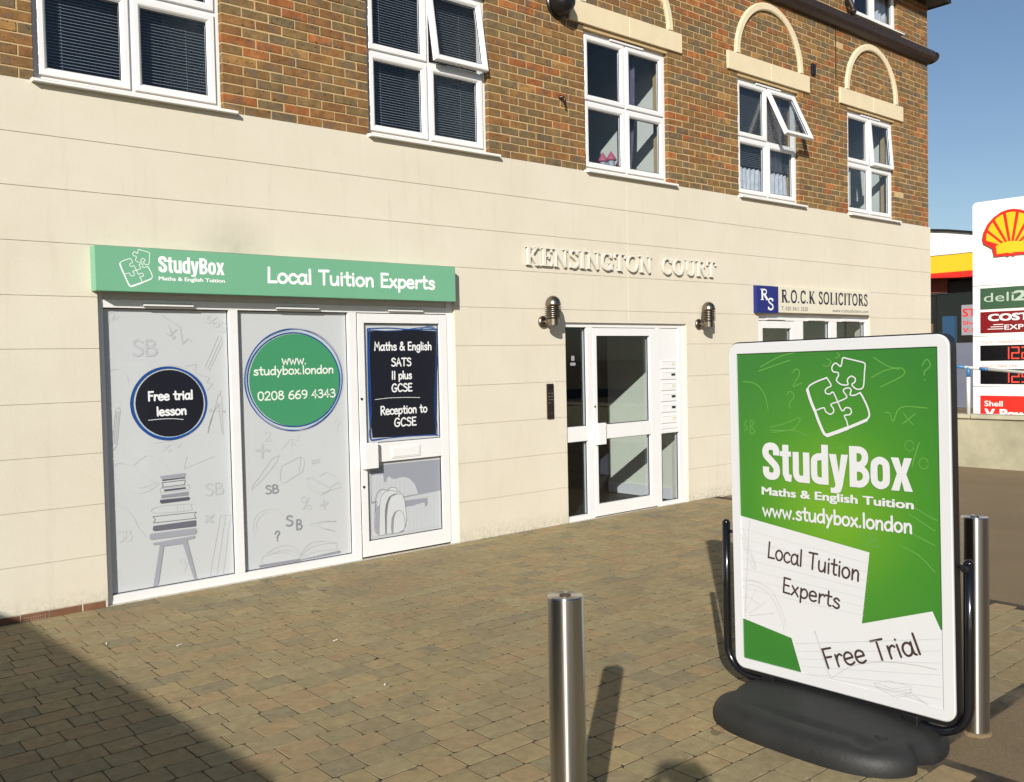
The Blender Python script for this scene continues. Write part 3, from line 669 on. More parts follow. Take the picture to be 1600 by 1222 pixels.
mb = MB().box(BX0, BX1 + .20, -.24, .02, 7.02, 7.05); mb.box(BX0, BX1 + .20, -.26, -.24, 7.01, 7.20); mb.box(BX1 + .18, BX1 + .20, -.239, 9.0, 7.01, 7.20); mb.box(BX1 + .003, BX1 + .18, .021, 9.0, 7.02, 7.05)
mb.build('eaves', 'eaves_dark', bld)
mb = MB().add([(BX0, -.30, 7.19), (BX1 + .24, -.30, 7.19), (BX1 + .24, 4.5, 9.9), (BX0, 4.5, 9.9), (BX1 + .24, 9.3, 7.19), (BX0, 9.3, 7.19)], [(0, 1, 2, 3), (3, 2, 4, 5), (1, 4, 2), (0, 3, 5)])
mb.build('roof', 'roof_tile', bld)
# downpipe with elbow meeting the string course, cable below
mb = MB().tube([(11.93, -.055, 7.0), (11.93, -.055, 6.62), (11.94, -.06, 6.52), (11.98, -.09, 6.42), (11.985, -.10, 6.31)], .036, 12); mb.lathe([(.046, 0), (.046, .06)], (11.93, -.055, 6.60), 14); mb.lathe([(.046, 0), (.046, .05)], (11.983, -.098, 6.33), 14)
mb.build('downpipe', 'string_brown', bld, smooth=True)
MB().tube([(11.72, .012, 6.11), (11.718, .012, 5.75), (11.722, .012, 5.42)], .006, 6).build('cable', 'eaves_dark', bld)
MB().box(11.105, 11.20, -.005, .022, 5.36, 5.51).build('wall_vent', 'black_plastic', bld, bev=.006)
mb = MB().lathe([(.03, .02), (.10, .018), (.125, 0), (.13, -.05), (.12, -.12), (.095, -.17), (.05, -.19), (.0, -.195)], (6.50, .02, 5.22), 20, 'y'); mb.lathe([(.145, .0), (.145, -.02)], (6.50, .02, 5.22), 20, 'y')
mb.build('flue_terminal', 'black_plastic', bld, smooth=True)
mb = MB().lathe([(.022, 0), (.022, -.02), (.012, -.022), (.012, -.05)], (6.52, .02, 4.30), 12, 'y'); mb.tube([(6.52, -.03, 4.30), (6.535, -.035, 4.26), (6.545, -.03, 4.22)], .012, 8)
mb.build('pipe_stub', 'bronze', bld, smooth=True)

# ---- windows
YF = 0.070
def sash(win, x0, x1, z0, z1, open_deg=0, glass='glass'):
    prof = [(0, YF + .03), (0, YF - .010), (.006, YF - .016), (.038, YF - .016), (.048, YF - .010), (.060, YF + .004), (.060, YF + .03)]
    a = MB().ring(x0, x1, z0, z1, prof); bead = MB().ring(x0 + .0595, x1 - .0595, z0 + .0595, z1 - .0595, [(0, YF + .003), (.004, YF + .003), (.004, YF + .012), (0, YF + .012)])
    gl = MB().box(x0 + .058, x1 - .058, YF + .010, YF + .022, z0 + .058, z1 - .058)
    if open_deg:
        t = R(open_deg); py, pz = YF - .004, z1
        def rot(p): dy, dz = p.y - py, p.z - pz; return Vector((p.x, py + dy * math.cos(t) + dz * math.sin(t), pz - dy * math.sin(t) + dz * math.cos(t)))
        for m in (a, bead, gl): m.xf(rot)
    a.build('sash', 'white_frame', win); bead.build('gasket', 'gasket', win); gl.build('pane', glass, win)
def window(x0, z0, W, H, rows=2, opens={}, blind=None, rw_near=.14, lw=.5):
    win = MB().ring(x0, x0 + W, z0, z0 + H, [(0, YF + .06), (0, YF), (.046, YF), (.046, YF + .06)])
    cx = x0 + W / 2; win.box(cx - .02, cx + .02, YF + .001, YF + .059, z0 + .046, z0 + H - .046)
    if rows == 2:
        cz = z0 + H / 2
        for (a, b) in ((x0 + .046, cx - .02), (cx + .02, x0 + W - .046)): win.box(a, b, YF + .002, YF + .058, cz - .02, cz + .02)
    w = win.build('window', 'white_frame', bld, bev=.003)
    hs = [(z0 + .040, z0 + H - .040)] if rows == 1 else [(z0 + H / 2 + .014, z0 + H - .040), (z0 + .040, z0 + H / 2 - .014)]
    for j, (za, zb) in enumerate(hs):
        for i, (xa, xb) in enumerate(((x0 + .040, cx - .014), (cx + .014, x0 + W - .040))): sash(w, xa, xb, za, zb, opens.get((i, j), 0))
    mb = MB(); s = [(-.052, z0 - .034), (-.052, z0 - .016), (-.046, z0 - .012), (YF + .03, z0 + .002), (YF + .03, z0 - .034)]
    mb.prism(s, lambda a, b: (x0 - .022, a, b), lambda a, b: (x0 + W + .085, a, b)); mb.build('sill', 'sill', w, bev=.002)
    if rows == 2:
        mb = MB(); mb.box(x0 + W * .32, x0 + W * .72, YF - .026, YF + .002, z0 + H - .034, z0 + H - .012); mb.build('trickle_vent', 'white_frame', w, bev=.003)
    # room behind
    mb = MB(); xa, xb, ya, yb, za, zb = x0 - lw, x0 + W + rw_near, .242, 3.6, z0 - .8, z0 + H + .35
    mb.add([(xa, ya, za), (xb, ya, za), (xb, yb, za), (xa, yb, za), (xa, ya, zb), (xb, ya, zb), (xb, yb, zb), (xa, yb, zb)], [(0, 1, 2, 3), (4, 7, 6, 5), (3, 2, 6, 7), (0, 3, 7, 4)]); mb.build('room', 'room', w)
    MB().add([(xb, ya, za), (xb, 1.6, za), (xb, 1.6, zb), (xb, ya, zb)], [(0, 1, 2, 3)]).build('room_side_wall', 'room_wall', w)
    MB().box(xb - .001, xb + .01, 1.6, yb, za, zb).build('room_side_wall', 'room', w)
    MB().box(x0 - .01, x0 + W + .01, YF + .06, .30, z0 - .02, z0 + .004).build('inner_sill', 'white_frame', w)
    if blind:
        zl, zt, pitch = blind; mb = MB(); n = int((zt - zl) / pitch); yb = YF + .085
        for i in range(n):
            zz = zl + i * pitch; mb.add([(x0 + .03, yb, zz), (x0 + W - .03, yb, zz), (x0 + W - .03, yb + .012, zz + .0045), (x0 + .03, yb + .012, zz + .0045), (x0 + W - .03, yb + .025, zz + .004), (x0 + .03, yb + .025, zz + .004), (x0 + .03, yb - .0005, zz - .003), (x0 + W - .03, yb - .0005, zz - .003)],
                                        [(0, 1, 2, 3), (3, 2, 4, 5), (6, 7, 1, 0)])
        for xx in (x0 + .22, x0 + W * .5, x0 + W - .22): mb.box(xx - .0012, xx + .0012, yb + .009, yb + .0114, zl, zt)
        tag(mb.build('blind', 'slat', w), kind='stuff')
    return w
w1 = window(WX[0], WZ, WW, WH, blind=(WZ + .06, WZ + WH - .06, .0225))
w2 = window(WX[1], WZ, WW, WH, opens={(1, 0): 9}, blind=(WZ + .06, WZ + WH - .06, .0225))
w3 = window(WX[2], WZ, WW, WH, rw_near=.10)
w4 = window(WX[3], WZ, WW, WH, opens={(1, 0): 25}, blind=(WZ + .42, WZ + WH - .06, .0225))
w5 = window(WX[4], WZ, WW, WH, opens={(1, 0): 4.5}, rw_near=.06)
w6 = window(W6[0], W6[2], W6[1] - W6[0], W6[3] - W6[2], rows=1)
def curtain(win, x0, x1, z0, z1, y, mat, waves, amp=.02, topw=None, taper=0.0):
    n = waves * 8; vs = []; fs = []
    for j in range(9):
        f = j / 8; zz = z0 + (z1 - z0) * f; sh = taper * (1 - f) * (1 - f)
        for i in range(n + 1):
            u = i / n; vs.append((x0 + (x1 - sh - x0) * u, y + amp * math.sin(u * waves * 2 * math.pi) + amp * .4 * math.sin(u * 17 + f * 3), zz))
    for j in range(8):
        for i in range(n): a = j * (n + 1) + i; fs.append((a, a + 1, a + n + 2, a + n + 1))
    MB().add(vs, fs).build('curtain', mat, win, smooth=True)
curtain(w3, WX[2] + .05, WX[2] + .15, WZ + .03, WZ + WH - .03, .20, 'curtain', 2, .015)
curtain(w3, WX[2] + .70, WX[2] + .98, WZ + .03, WZ + WH - .03, .21, 'curtain_purple', 4, .02, taper=.10)
curtain(w4, WX[3] + .04, WX[3] + WW - .04, WZ + .03, WZ + .40, .19, 'curtain', 14, .012)
curtain(w4, WX[3] + .92, WX[3] + 1.26, WZ + .40, WZ + WH - .05, .26, 'curtain', 5, .02)
curtain(w6, W6[0] + .05, W6[0] + .42, W6[2] + .02, W6[3] - .02, .20, 'curtain', 4, .025, taper=.12)
curtain(w6, W6[0] + .75, W6[0] + 1.28, W6[2] + .02, W6[3] - .02, .20, 'curtain', 5, .025)

# ---- shopfront with vinyl graphics
FY = .040; VY = .078
def bx(mb, *a): return mb.box(*a)
sf = MB(); a, b = SHOP[0], SHOP[1]
bx(sf, a, a + .045, FY, .11, 0, 2.245); bx(sf, b - .065, b, FY, .11, 0, 2.245); bx(sf, 2.985, 3.055, FY, .11, .062, 2.105); bx(sf, 4.03, 4.108, FY, .11, 0, 2.105)
bx(sf, a + .045, b - .065, FY, .11, 2.105, 2.165); bx(sf, a + .045, b - .065, FY + .022, .11, 2.165, 2.245); bx(sf, a + .045, 4.03, FY, .11, 0.0, .062)
shop = sf.build('shopfront', 'white_frame', bld, bev=.003)
for (xa, xb) in ((2.060, 2.985), (3.055, 4.030)):
    MB().box(xa, xb, VY, VY + .008, .062, 2.105).build('window_panel', 'vinyl', shop)
    MB().ring(xa, xb, .062, 2.105, [(0, VY - .004), (.006, VY - .004), (.006, VY - .0005), (0, VY - .0005)]).build('gasket', 'gasket', shop)
for (xa, xb) in ((2.335, 2.70), (3.37, 3.745), (4.42, 4.78)):
    mb = MB(); mb.prism([(FY - .030, 2.122), (FY - .030, 2.130), (FY, 2.145), (FY, 2.118)], lambda p, q: (xa, p, q), lambda p, q: (xb, p, q)); mb.build('trickle_vent', 'white_frame', shop)
# door leaf
dl = MB(); dx0, dx1 = 4.116, 5.050
bx(dl, dx0, 4.178, FY - .006, .10, .018, 2.098); bx(dl, 4.968, dx1, FY - .006, .10, .018, 2.098); bx(dl, 4.178, 4.968, FY - .006, .10, 2.018, 2.098); bx(dl, 4.178, 4.968, FY - .006, .10, .818, .984); bx(dl, 4.178, 4.968, FY - .006, .10, .018, .147)
dl.build('door_leaf', 'white_frame', shop, bev=.003)
for (za, zb) in ((.984, 2.018), (.147, .818)):
    MB().box(4.178, 4.968, VY - .012, VY, za, zb).build('door_panel', 'vinyl', shop)
    MB().ring(4.178, 4.968, za, zb, [(0, VY - .022), (.005, VY - .022), (.005, VY - .0125), (0, VY - .0125)]).build('gasket', 'gasket', shop)
MB().box(4.122, 4.258, -.022, FY - .0065, .775, .996).build('door_handle', 'white_frame', shop, bev=.006)
mb = MB().box(4.42, 4.725, FY - .0125, FY - .0065, .842, .942); mb.box(4.435, 4.71, FY - .0165, FY - .0126, .853, .931); mb.build('letter_plate', 'white_frame', shop, bev=.003)
for zz in (1.372, .62): MB().lathe([(.011, 0), (.011, -.006)], (4.108 + .028, FY - .006, zz), 12, 'y').build('lock', 'gasket', shop)
MB().box(dx0 - .006, dx0 - .001, FY + .004, .09, .018, 2.098).build('gasket', 'gasket', shop); MB().box(dx1 + .001, dx1 + .004, FY + .004, .09, .018, 2.098).build('gasket', 'gasket', shop)
MB().box(a + .05, b - .07, .115, .125, 0.01, 2.2).build('backing', 'dark_floor', shop)

VIN = """t|dood|0.017|SB|2.26|2.448|1.764|0.113
l|dood|0.01|2.482,2.063 2.618,1.972 2.633,1.85 2.673,1.887 2.696,1.87
s|dood|0.01|2.53,1.985 2.543,1.957 2.551,1.92 2.564,1.888 2.578,1.901
s|dood|0.01|2.59,1.953 2.565,1.934 2.542,1.915 2.514,1.925
s|dood2|0.007|2.075,2.043 2.104,2.039 2.108,2.013 2.09,1.981 2.068,1.986
s|dood2|0.007|2.109,2.066 2.136,2.08 2.148,2.058 2.129,2.022 2.178,2.045
s|dood2|0.007|2.824,2.083 2.848,2.059 2.823,2.04 2.857,2.031 2.846,2.007 2.798,2.025
s|dood2|0.007|2.902,2.05 2.871,2.021 2.88,1.978 2.915,1.983 2.916,2.012 2.876,2.007
s|dood2|0.007|2.971,2.008 2.941,2.012 2.939,1.974 2.969,1.969 2.958,1.94 2.928,1.945
l|dood2|0.005|2.912,1.911 2.796,1.673 2.829,1.644 2.946,1.868
l|dood2|0.004|2.937,1.897 2.815,1.658
l|dood3|0.005|2.142,1.39 2.16,1.394 2.165,1.376 2.134,1.13 2.112,1.091 2.101,1.137 2.134,1.382
l|dood3|0.003|2.142,1.368 2.112,1.136
l|dood3|0.003|2.155,1.367 2.123,1.134
l|dood3|0.004|2.916,1.487 2.907,1.454 2.892,1.454 2.875,1.392 2.92,1.381 2.922,1.443 2.907,1.454
l|dood3|0.004|2.875,1.388 2.804,1.171 2.81,1.218 2.854,1.331 2.895,1.382
l|dood3|0.004|2.895,1.382 2.913,1.173 2.924,1.148 2.924,1.201 2.92,1.381
l|dood3|0.003|2.82,1.347 2.839,1.351 2.839,1.332 2.821,1.331 2.82,1.347
l|dood3|0.003|2.934,1.336 2.949,1.331 2.943,1.319 2.93,1.322 2.934,1.336
l|dood3|0.003|2.854,1.336 2.918,1.328
l|dood3|0.003|2.647,1.683 2.738,1.693 2.713,1.651 2.722,1.632 2.76,1.612 2.832,1.591 2.807,1.553 2.856,1.542 2.81,1.496
s|dood2|0.007|2.464,1.105 2.477,1.081 2.499,1.056 2.518,1.064
s|dood2|0.007|2.515,1.101 2.491,1.085 2.457,1.059
l|dood2|0.006|2.405,1.124 2.525,1.129 2.57,1.074 2.599,1.109
s|dood2|0.004|2.087,1.657 2.165,1.673 2.216,1.626 2.231,1.572
s|blue|0.016|2.797,1.396 2.793,1.358 2.783,1.32 2.768,1.285 2.748,1.252 2.722,1.223 2.692,1.199 2.659,1.179 2.624,1.164 2.586,1.154 2.547,1.149 2.509,1.148 2.47,1.153 2.434,1.163 2.399,1.178 2.366,1.197 2.337,1.221 2.312,1.248 2.29,1.279 2.273,1.313 2.261,1.348 2.254,1.385 2.252,1.421 2.255,1.457 2.264,1.492 2.278,1.526 2.297,1.557 2.32,1.586 2.348,1.612 2.379,1.634 2.413,1.651 2.45,1.664 2.488,1.671 2.526,1.673 2.564,1.669 2.602,1.659 2.638,1.644 2.672,1.625 2.703,1.601 2.731,1.573 2.754,1.542 2.773,1.508 2.786,1.472 2.794,1.435 2.797,1.396
s|blue|0.007|2.803,1.396 2.798,1.356 2.787,1.318 2.77,1.282 2.748,1.25 2.722,1.221 2.691,1.196 2.657,1.175 2.621,1.158 2.583,1.146 2.544,1.139 2.505,1.138 2.466,1.143 2.428,1.153 2.391,1.169 2.358,1.19 2.327,1.216 2.3,1.245 2.278,1.278 2.26,1.312 2.247,1.348 2.241,1.385 2.239,1.422 2.244,1.459 2.254,1.495 2.269,1.53 2.289,1.563 2.314,1.593 2.342,1.62 2.374,1.642 2.409,1.659 2.445,1.671 2.483,1.677 2.522,1.677 2.562,1.673 2.601,1.663 2.638,1.649 2.674,1.63 2.706,1.606 2.736,1.579 2.76,1.548 2.78,1.513 2.794,1.475 2.801,1.436 2.803,1.396
s|lblue|0.006|2.793,1.399 2.79,1.361 2.78,1.325 2.765,1.291 2.744,1.259 2.719,1.232 2.69,1.209 2.657,1.19 2.622,1.176 2.586,1.166 2.548,1.16 2.511,1.159 2.474,1.162 2.438,1.171 2.405,1.185 2.373,1.204 2.344,1.227 2.319,1.255 2.298,1.285 2.281,1.319 2.268,1.353 2.261,1.388 2.259,1.424 2.262,1.458 2.271,1.492 2.285,1.525 2.304,1.556 2.327,1.585 2.355,1.61 2.385,1.632 2.419,1.649 2.454,1.661 2.491,1.668 2.528,1.669 2.565,1.664 2.601,1.653 2.636,1.639 2.669,1.619 2.7,1.597 2.727,1.57 2.75,1.541 2.769,1.508 2.783,1.473 2.791,1.437 2.793,1.399
s|blue|0.004|2.801,1.396 2.795,1.358 2.784,1.321 2.768,1.287 2.748,1.254 2.723,1.225 2.694,1.198 2.661,1.176 2.626,1.158 2.589,1.146 2.551,1.14 2.511,1.14 2.472,1.147 2.434,1.159 2.397,1.177 2.364,1.199 2.333,1.224 2.307,1.252 2.286,1.282 2.27,1.315 2.259,1.349 2.254,1.385 2.254,1.421 2.259,1.458 2.269,1.495 2.283,1.529 2.302,1.561 2.325,1.59 2.352,1.614 2.383,1.634 2.416,1.649 2.452,1.66 2.49,1.666 2.529,1.668 2.568,1.666 2.608,1.659 2.646,1.647 2.681,1.629 2.713,1.606 2.741,1.579 2.765,1.546 2.782,1.511 2.794,1.473 2.8,1.435 2.801,1.396
s|dood3|0.002|2.805,1.402 2.802,1.363 2.792,1.325 2.778,1.289 2.758,1.254 2.733,1.223 2.704,1.196 2.671,1.174 2.635,1.158 2.596,1.148 2.556,1.144 2.516,1.146 2.476,1.153 2.438,1.165 2.402,1.181 2.369,1.201 2.34,1.225 2.315,1.252 2.294,1.282 2.278,1.316 2.267,1.352 2.26,1.389 2.259,1.427 2.262,1.465 2.271,1.502 2.284,1.536 2.302,1.567 2.325,1.596 2.352,1.621 2.383,1.642 2.418,1.66 2.455,1.674 2.494,1.682 2.534,1.686 2.574,1.684 2.613,1.676 2.65,1.662 2.685,1.642 2.716,1.616 2.743,1.586 2.766,1.553 2.784,1.517 2.796,1.48 2.803,1.441 2.805,1.402
f|navy|0|2.779,1.397 2.775,1.361 2.766,1.326 2.752,1.293 2.733,1.262 2.709,1.235 2.682,1.211 2.652,1.191 2.619,1.176 2.584,1.166 2.548,1.161 2.512,1.161 2.476,1.166 2.441,1.176 2.409,1.191 2.378,1.21 2.351,1.232 2.327,1.258 2.307,1.287 2.292,1.319 2.281,1.352 2.275,1.386 2.273,1.42 2.277,1.455 2.285,1.488 2.298,1.52 2.316,1.55 2.338,1.577 2.363,1.6 2.392,1.621 2.424,1.637 2.457,1.648 2.492,1.655 2.528,1.656 2.564,1.653 2.6,1.644 2.634,1.631 2.665,1.613 2.694,1.591 2.72,1.565 2.742,1.535 2.759,1.503 2.771,1.469 2.777,1.433 2.779,1.397
t|white|0.0135|Free trial|2.363|2.698|1.435|0.064
t|white|0.0135|lesson|2.422|2.646|1.322|0.062
s|white|0.004|2.361,1.292 2.456,1.296 2.549,1.293 2.619,1.283
s|dood2|0.005|2.089,0.958 2.142,0.998 2.246,0.961 2.359,0.854 2.404,0.84 2.412,0.812 2.271,0.767 2.091,0.903 2.122,0.901 2.268,0.808 2.404,0.831
s|dood2|0.004|2.247,0.975 2.347,1.035 2.446,0.98 2.513,0.904
l|dood2|0.004|2.634,1.002 2.612,0.914 2.857,0.992
t|dood|0.013|SB|2.764|2.919|0.693|0.089
t|dood2|0.012|SB|2.109|2.22|0.434|0.076
l|dood|0.022|2.767,0.496 2.823,0.537
l|dood|0.022|2.773,0.539 2.816,0.485
l|dood2|0.005|2.882,0.53 2.963,0.525 2.887,0.062 2.783,0.079 2.882,0.53
l|dood2|0.003|2.922,0.525 2.837,0.07
s|dood2|0.006|2.107,0.722 2.217,0.618 2.267,0.511 2.318,0.439
s|dood2|0.005|2.58,0.241 2.56,0.216 2.588,0.202 2.594,0.23 2.58,0.241
l|dood2|0.005|2.627,0.215 2.586,0.145
f|g2|0|2.433,0.877 2.616,0.882 2.623,0.875 2.621,0.859 2.437,0.857
f|g4|0|2.446,0.85 2.615,0.852 2.621,0.844 2.447,0.839
l|g4|0.003|2.442,0.827 2.617,0.83 2.611,0.796 2.443,0.793 2.452,0.808 2.442,0.827
l|dood3|0.003|2.427,0.785 2.648,0.787 2.645,0.756 2.431,0.752 2.427,0.785
f|g4|0|2.457,0.774 2.617,0.776 2.618,0.764 2.458,0.761
f|g3|0|2.432,0.735 2.64,0.741 2.634,0.727 2.641,0.712 2.433,0.713 2.44,0.722
f|g4|0|2.427,0.701 2.641,0.7 2.649,0.687 2.64,0.675 2.435,0.673 2.425,0.683
s|dood3|0.003|2.387,0.608 2.396,0.651 2.641,0.647 2.652,0.625 2.644,0.598 2.387,0.608
l|dood2|0.003|2.551,0.647 2.552,0.604
l|dood2|0.003|2.598,0.646 2.599,0.601
l|g4|0.003|2.37,0.585 2.695,0.579 2.677,0.56 2.69,0.533 2.371,0.538 2.386,0.56 2.37,0.585
f|g4b|0|2.371,0.515 2.685,0.518 2.691,0.511 2.689,0.475 2.682,0.471 2.378,0.476 2.365,0.488
f|g2|0|2.346,0.461 2.683,0.458 2.692,0.449 2.69,0.42 2.682,0.412 2.349,0.415 2.34,0.429
f|g2|0|2.366,0.391 2.445,0.393 2.676,0.402 2.681,0.393 2.671,0.382 2.618,0.376 2.683,0.077 2.68,0.067 2.661,0.07 2.584,0.353 2.443,0.354 2.394,0.079 2.356,0.07 2.414,0.372 2.366,0.375
s|blue|0.01|3.954,1.539 3.95,1.489 3.939,1.441 3.92,1.394 3.896,1.35 3.865,1.31 3.829,1.274 3.788,1.244 3.744,1.218 3.696,1.198 3.646,1.184 3.595,1.175 3.544,1.173 3.492,1.176 3.442,1.184 3.394,1.198 3.348,1.217 3.306,1.242 3.267,1.271 3.233,1.305 3.203,1.343 3.178,1.383 3.158,1.427 3.144,1.472 3.136,1.517 3.134,1.563 3.138,1.609 3.148,1.654 3.164,1.697 3.186,1.739 3.213,1.777 3.246,1.813 3.283,1.845 3.324,1.873 3.369,1.897 3.416,1.915 3.465,1.927 3.516,1.933 3.567,1.933 3.618,1.926 3.668,1.914 3.716,1.895 3.762,1.871 3.804,1.842 3.842,1.808 3.876,1.77 3.904,1.728 3.926,1.684 3.942,1.637 3.952,1.588 3.954,1.539
s|blue|0.005|3.974,1.541 3.968,1.487 3.955,1.435 3.935,1.385 3.908,1.338 3.875,1.295 3.837,1.257 3.794,1.223 3.748,1.195 3.698,1.172 3.647,1.154 3.594,1.144 3.54,1.139 3.486,1.142 3.434,1.151 3.383,1.167 3.335,1.189 3.29,1.218 3.248,1.251 3.211,1.288 3.18,1.33 3.153,1.374 3.133,1.42 3.119,1.468 3.111,1.517 3.11,1.567 3.115,1.616 3.127,1.665 3.145,1.713 3.169,1.758 3.198,1.801 3.232,1.84 3.271,1.875 3.313,1.904 3.359,1.928 3.408,1.946 3.46,1.958 3.512,1.964 3.566,1.963 3.619,1.956 3.672,1.943 3.723,1.925 3.772,1.9 3.817,1.87 3.858,1.834 3.894,1.794 3.924,1.749 3.947,1.7 3.964,1.648 3.973,1.595 3.974,1.541
s|blue|0.004|3.98,1.543 3.974,1.49 3.961,1.439 3.942,1.389 3.916,1.342 3.884,1.298 3.847,1.258 3.805,1.223 3.759,1.193 3.709,1.17 3.657,1.153 3.602,1.144 3.547,1.142 3.492,1.147 3.438,1.158 3.386,1.176 3.337,1.199 3.291,1.227 3.25,1.26 3.213,1.296 3.182,1.335 3.157,1.377 3.138,1.422 3.125,1.469 3.118,1.518 3.117,1.568 3.123,1.618 3.134,1.667 3.151,1.714 3.174,1.759 3.202,1.8 3.235,1.837 3.273,1.87 3.316,1.898 3.362,1.921 3.411,1.939 3.464,1.952 3.518,1.96 3.573,1.961 3.628,1.957 3.682,1.946 3.735,1.929 3.784,1.904 3.829,1.874 3.87,1.837 3.905,1.795 3.934,1.749 3.956,1.7 3.971,1.648 3.979,1.596 3.98,1.543
s|lblue|0.005|3.964,1.536 3.959,1.484 3.947,1.432 3.928,1.384 3.902,1.338 3.87,1.297 3.832,1.26 3.79,1.229 3.744,1.202 3.696,1.182 3.645,1.166 3.593,1.156 3.541,1.152 3.49,1.153 3.439,1.161 3.39,1.175 3.344,1.195 3.3,1.221 3.261,1.253 3.225,1.289 3.194,1.329 3.168,1.373 3.147,1.419 3.132,1.466 3.124,1.513 3.122,1.561 3.126,1.609 3.137,1.656 3.154,1.701 3.177,1.745 3.206,1.786 3.239,1.825 3.278,1.859 3.32,1.889 3.365,1.914 3.414,1.932 3.463,1.944 3.515,1.949 3.566,1.948 3.618,1.94 3.668,1.926 3.717,1.906 3.764,1.881 3.807,1.851 3.847,1.817 3.881,1.778 3.911,1.735 3.935,1.689 3.952,1.64 3.962,1.588 3.964,1.536
s|dood3|0.002|3.994,1.544 3.988,1.49 3.973,1.437 3.952,1.387 3.925,1.339 3.892,1.295 3.853,1.255 3.81,1.22 3.763,1.19 3.713,1.165 3.661,1.147 3.607,1.136 3.552,1.132 3.497,1.135 3.442,1.146 3.39,1.164 3.34,1.187 3.294,1.217 3.251,1.251 3.213,1.289 3.181,1.331 3.155,1.375 3.135,1.422 3.121,1.47 3.114,1.519 3.114,1.57 3.12,1.62 3.132,1.671 3.151,1.719 3.175,1.766 3.204,1.809 3.239,1.849 3.277,1.883 3.32,1.912 3.367,1.935 3.417,1.953 3.469,1.965 3.523,1.971 3.578,1.971 3.633,1.965 3.688,1.953 3.741,1.935 3.791,1.911 3.838,1.881 3.88,1.845 3.916,1.803 3.946,1.757 3.969,1.707 3.985,1.653 3.994,1.599 3.994,1.544
f|green|0|3.949,1.539 3.944,1.491 3.933,1.443 3.915,1.398 3.891,1.355 3.861,1.316 3.826,1.28 3.787,1.249 3.744,1.223 3.697,1.203 3.649,1.188 3.599,1.18 3.549,1.177 3.499,1.18 3.449,1.189 3.402,1.203 3.357,1.223 3.315,1.248 3.277,1.277 3.243,1.31 3.214,1.347 3.19,1.387 3.171,1.429 3.158,1.473 3.15,1.518 3.149,1.563 3.153,1.608 3.164,1.652 3.179,1.695 3.201,1.736 3.227,1.774 3.259,1.809 3.295,1.84 3.335,1.867 3.378,1.889 3.424,1.906 3.472,1.918 3.522,1.924 3.572,1.924 3.622,1.918 3.671,1.907 3.719,1.889 3.763,1.866 3.805,1.838 3.842,1.805 3.875,1.767 3.902,1.726 3.924,1.682 3.939,1.635 3.947,1.588 3.949,1.539
t|cream|0.0115|www.|3.429|3.652|1.677|0.076
t|cream|0.0115|studybox.london|3.185|3.899|1.599|0.066
t|cream|0.0112|0208 669 4343|3.213|3.912|1.399|0.065
t|dood2|0.016|?|3.883|3.948|1.109|0.101
t|dood2|0.008|2|3.257|3.327|1.075|0.07
l|dood|0.022|3.191,1.006 3.301,0.997
l|dood|0.022|3.245,1.046 3.24,0.946
l|dood2|0.008|3.409,1.003 3.491,1.076 3.547,1.064 3.565,1.107
s|dood2|0.007|3.468,1.037 3.501,1.024 3.529,1.027
s|dood2|0.007|3.507,1.055 3.489,1.015 3.505,0.993
l|dood3|0.004|3.383,0.952 3.322,0.927 3.233,0.82 3.156,0.733 3.141,0.7 3.198,0.738 3.286,0.82 3.365,0.903 3.383,0.952
l|dood3|0.003|3.222,0.816 3.243,0.799
l|dood3|0.004|3.402,0.86 3.565,0.922 3.576,0.924 3.609,0.892 3.589,0.801 3.419,0.721 3.387,0.744 3.395,0.83 3.402,0.86
l|dood3|0.003|3.576,0.921 3.556,0.804
l|dood|0.01|3.675,0.881 3.741,0.888
l|dood|0.01|3.675,0.861 3.743,0.867
l|dood3|0.004|3.618,0.731 3.645,0.744 3.764,0.68 3.833,0.636 3.839,0.62 3.749,0.587 3.614,0.685
l|dood3|0.004|3.737,0.746 3.802,0.776 3.884,0.736 3.924,0.685 3.839,0.646
l|dood3|0.003|3.621,0.716 3.756,0.602 3.839,0.625 3.941,0.635 3.924,0.674
l|dood3|0.003|3.673,0.747 3.776,0.679 3.839,0.641
t|g3|0.011|SB|3.254|3.374|0.653|0.065
s|dood|0.006|3.612,0.568 3.609,0.558 3.603,0.55 3.595,0.546 3.586,0.547 3.578,0.553 3.573,0.562 3.571,0.573 3.573,0.584 3.579,0.592 3.587,0.595 3.596,0.594 3.605,0.589 3.61,0.579 3.612,0.568
s|dood|0.006|3.661,0.497 3.658,0.489 3.652,0.482 3.643,0.479 3.632,0.481 3.623,0.486 3.617,0.494 3.615,0.503 3.618,0.512 3.624,0.518 3.634,0.521 3.644,0.52 3.653,0.515 3.659,0.507 3.661,0.497
l|dood|0.008|3.639,0.579 3.583,0.487
l|dood|0.018|3.741,0.505 3.808,0.518
l|dood|0.018|3.774,0.541 3.781,0.47
t|g3|0.014|S|3.423|3.491|0.373|0.081
t|g3|0.014|B|3.511|3.571|0.332|0.08
t|g3|0.012|?|3.323|3.372|0.265|0.078
s|dood2|0.004|3.4,0.463 3.363,0.509 3.256,0.527 3.169,0.482 3.145,0.396 3.164,0.314 3.195,0.289
s|dood2|0.003|3.383,0.455 3.266,0.505 3.184,0.451 3.166,0.383
l|dood3|0.003|3.638,0.361 3.696,0.364 3.754,0.372 3.884,0.355 3.754,0.361 3.707,0.352 3.764,0.313 3.869,0.272 3.776,0.301 3.707,0.336 3.638,0.361
f|g3b|0|3.188,0.095 3.539,0.092 3.55,0.083 3.906,0.104 3.922,0.094 3.912,0.082 3.555,0.077 3.538,0.073 3.193,0.075 3.186,0.082
l|dood3|0.004|3.205,0.107 3.217,0.16 3.249,0.16
s|dood3|0.004|3.217,0.157 3.408,0.182 3.507,0.147 3.545,0.094
s|dood3|0.004|3.255,0.18 3.354,0.215 3.453,0.211 3.53,0.159 3.547,0.115
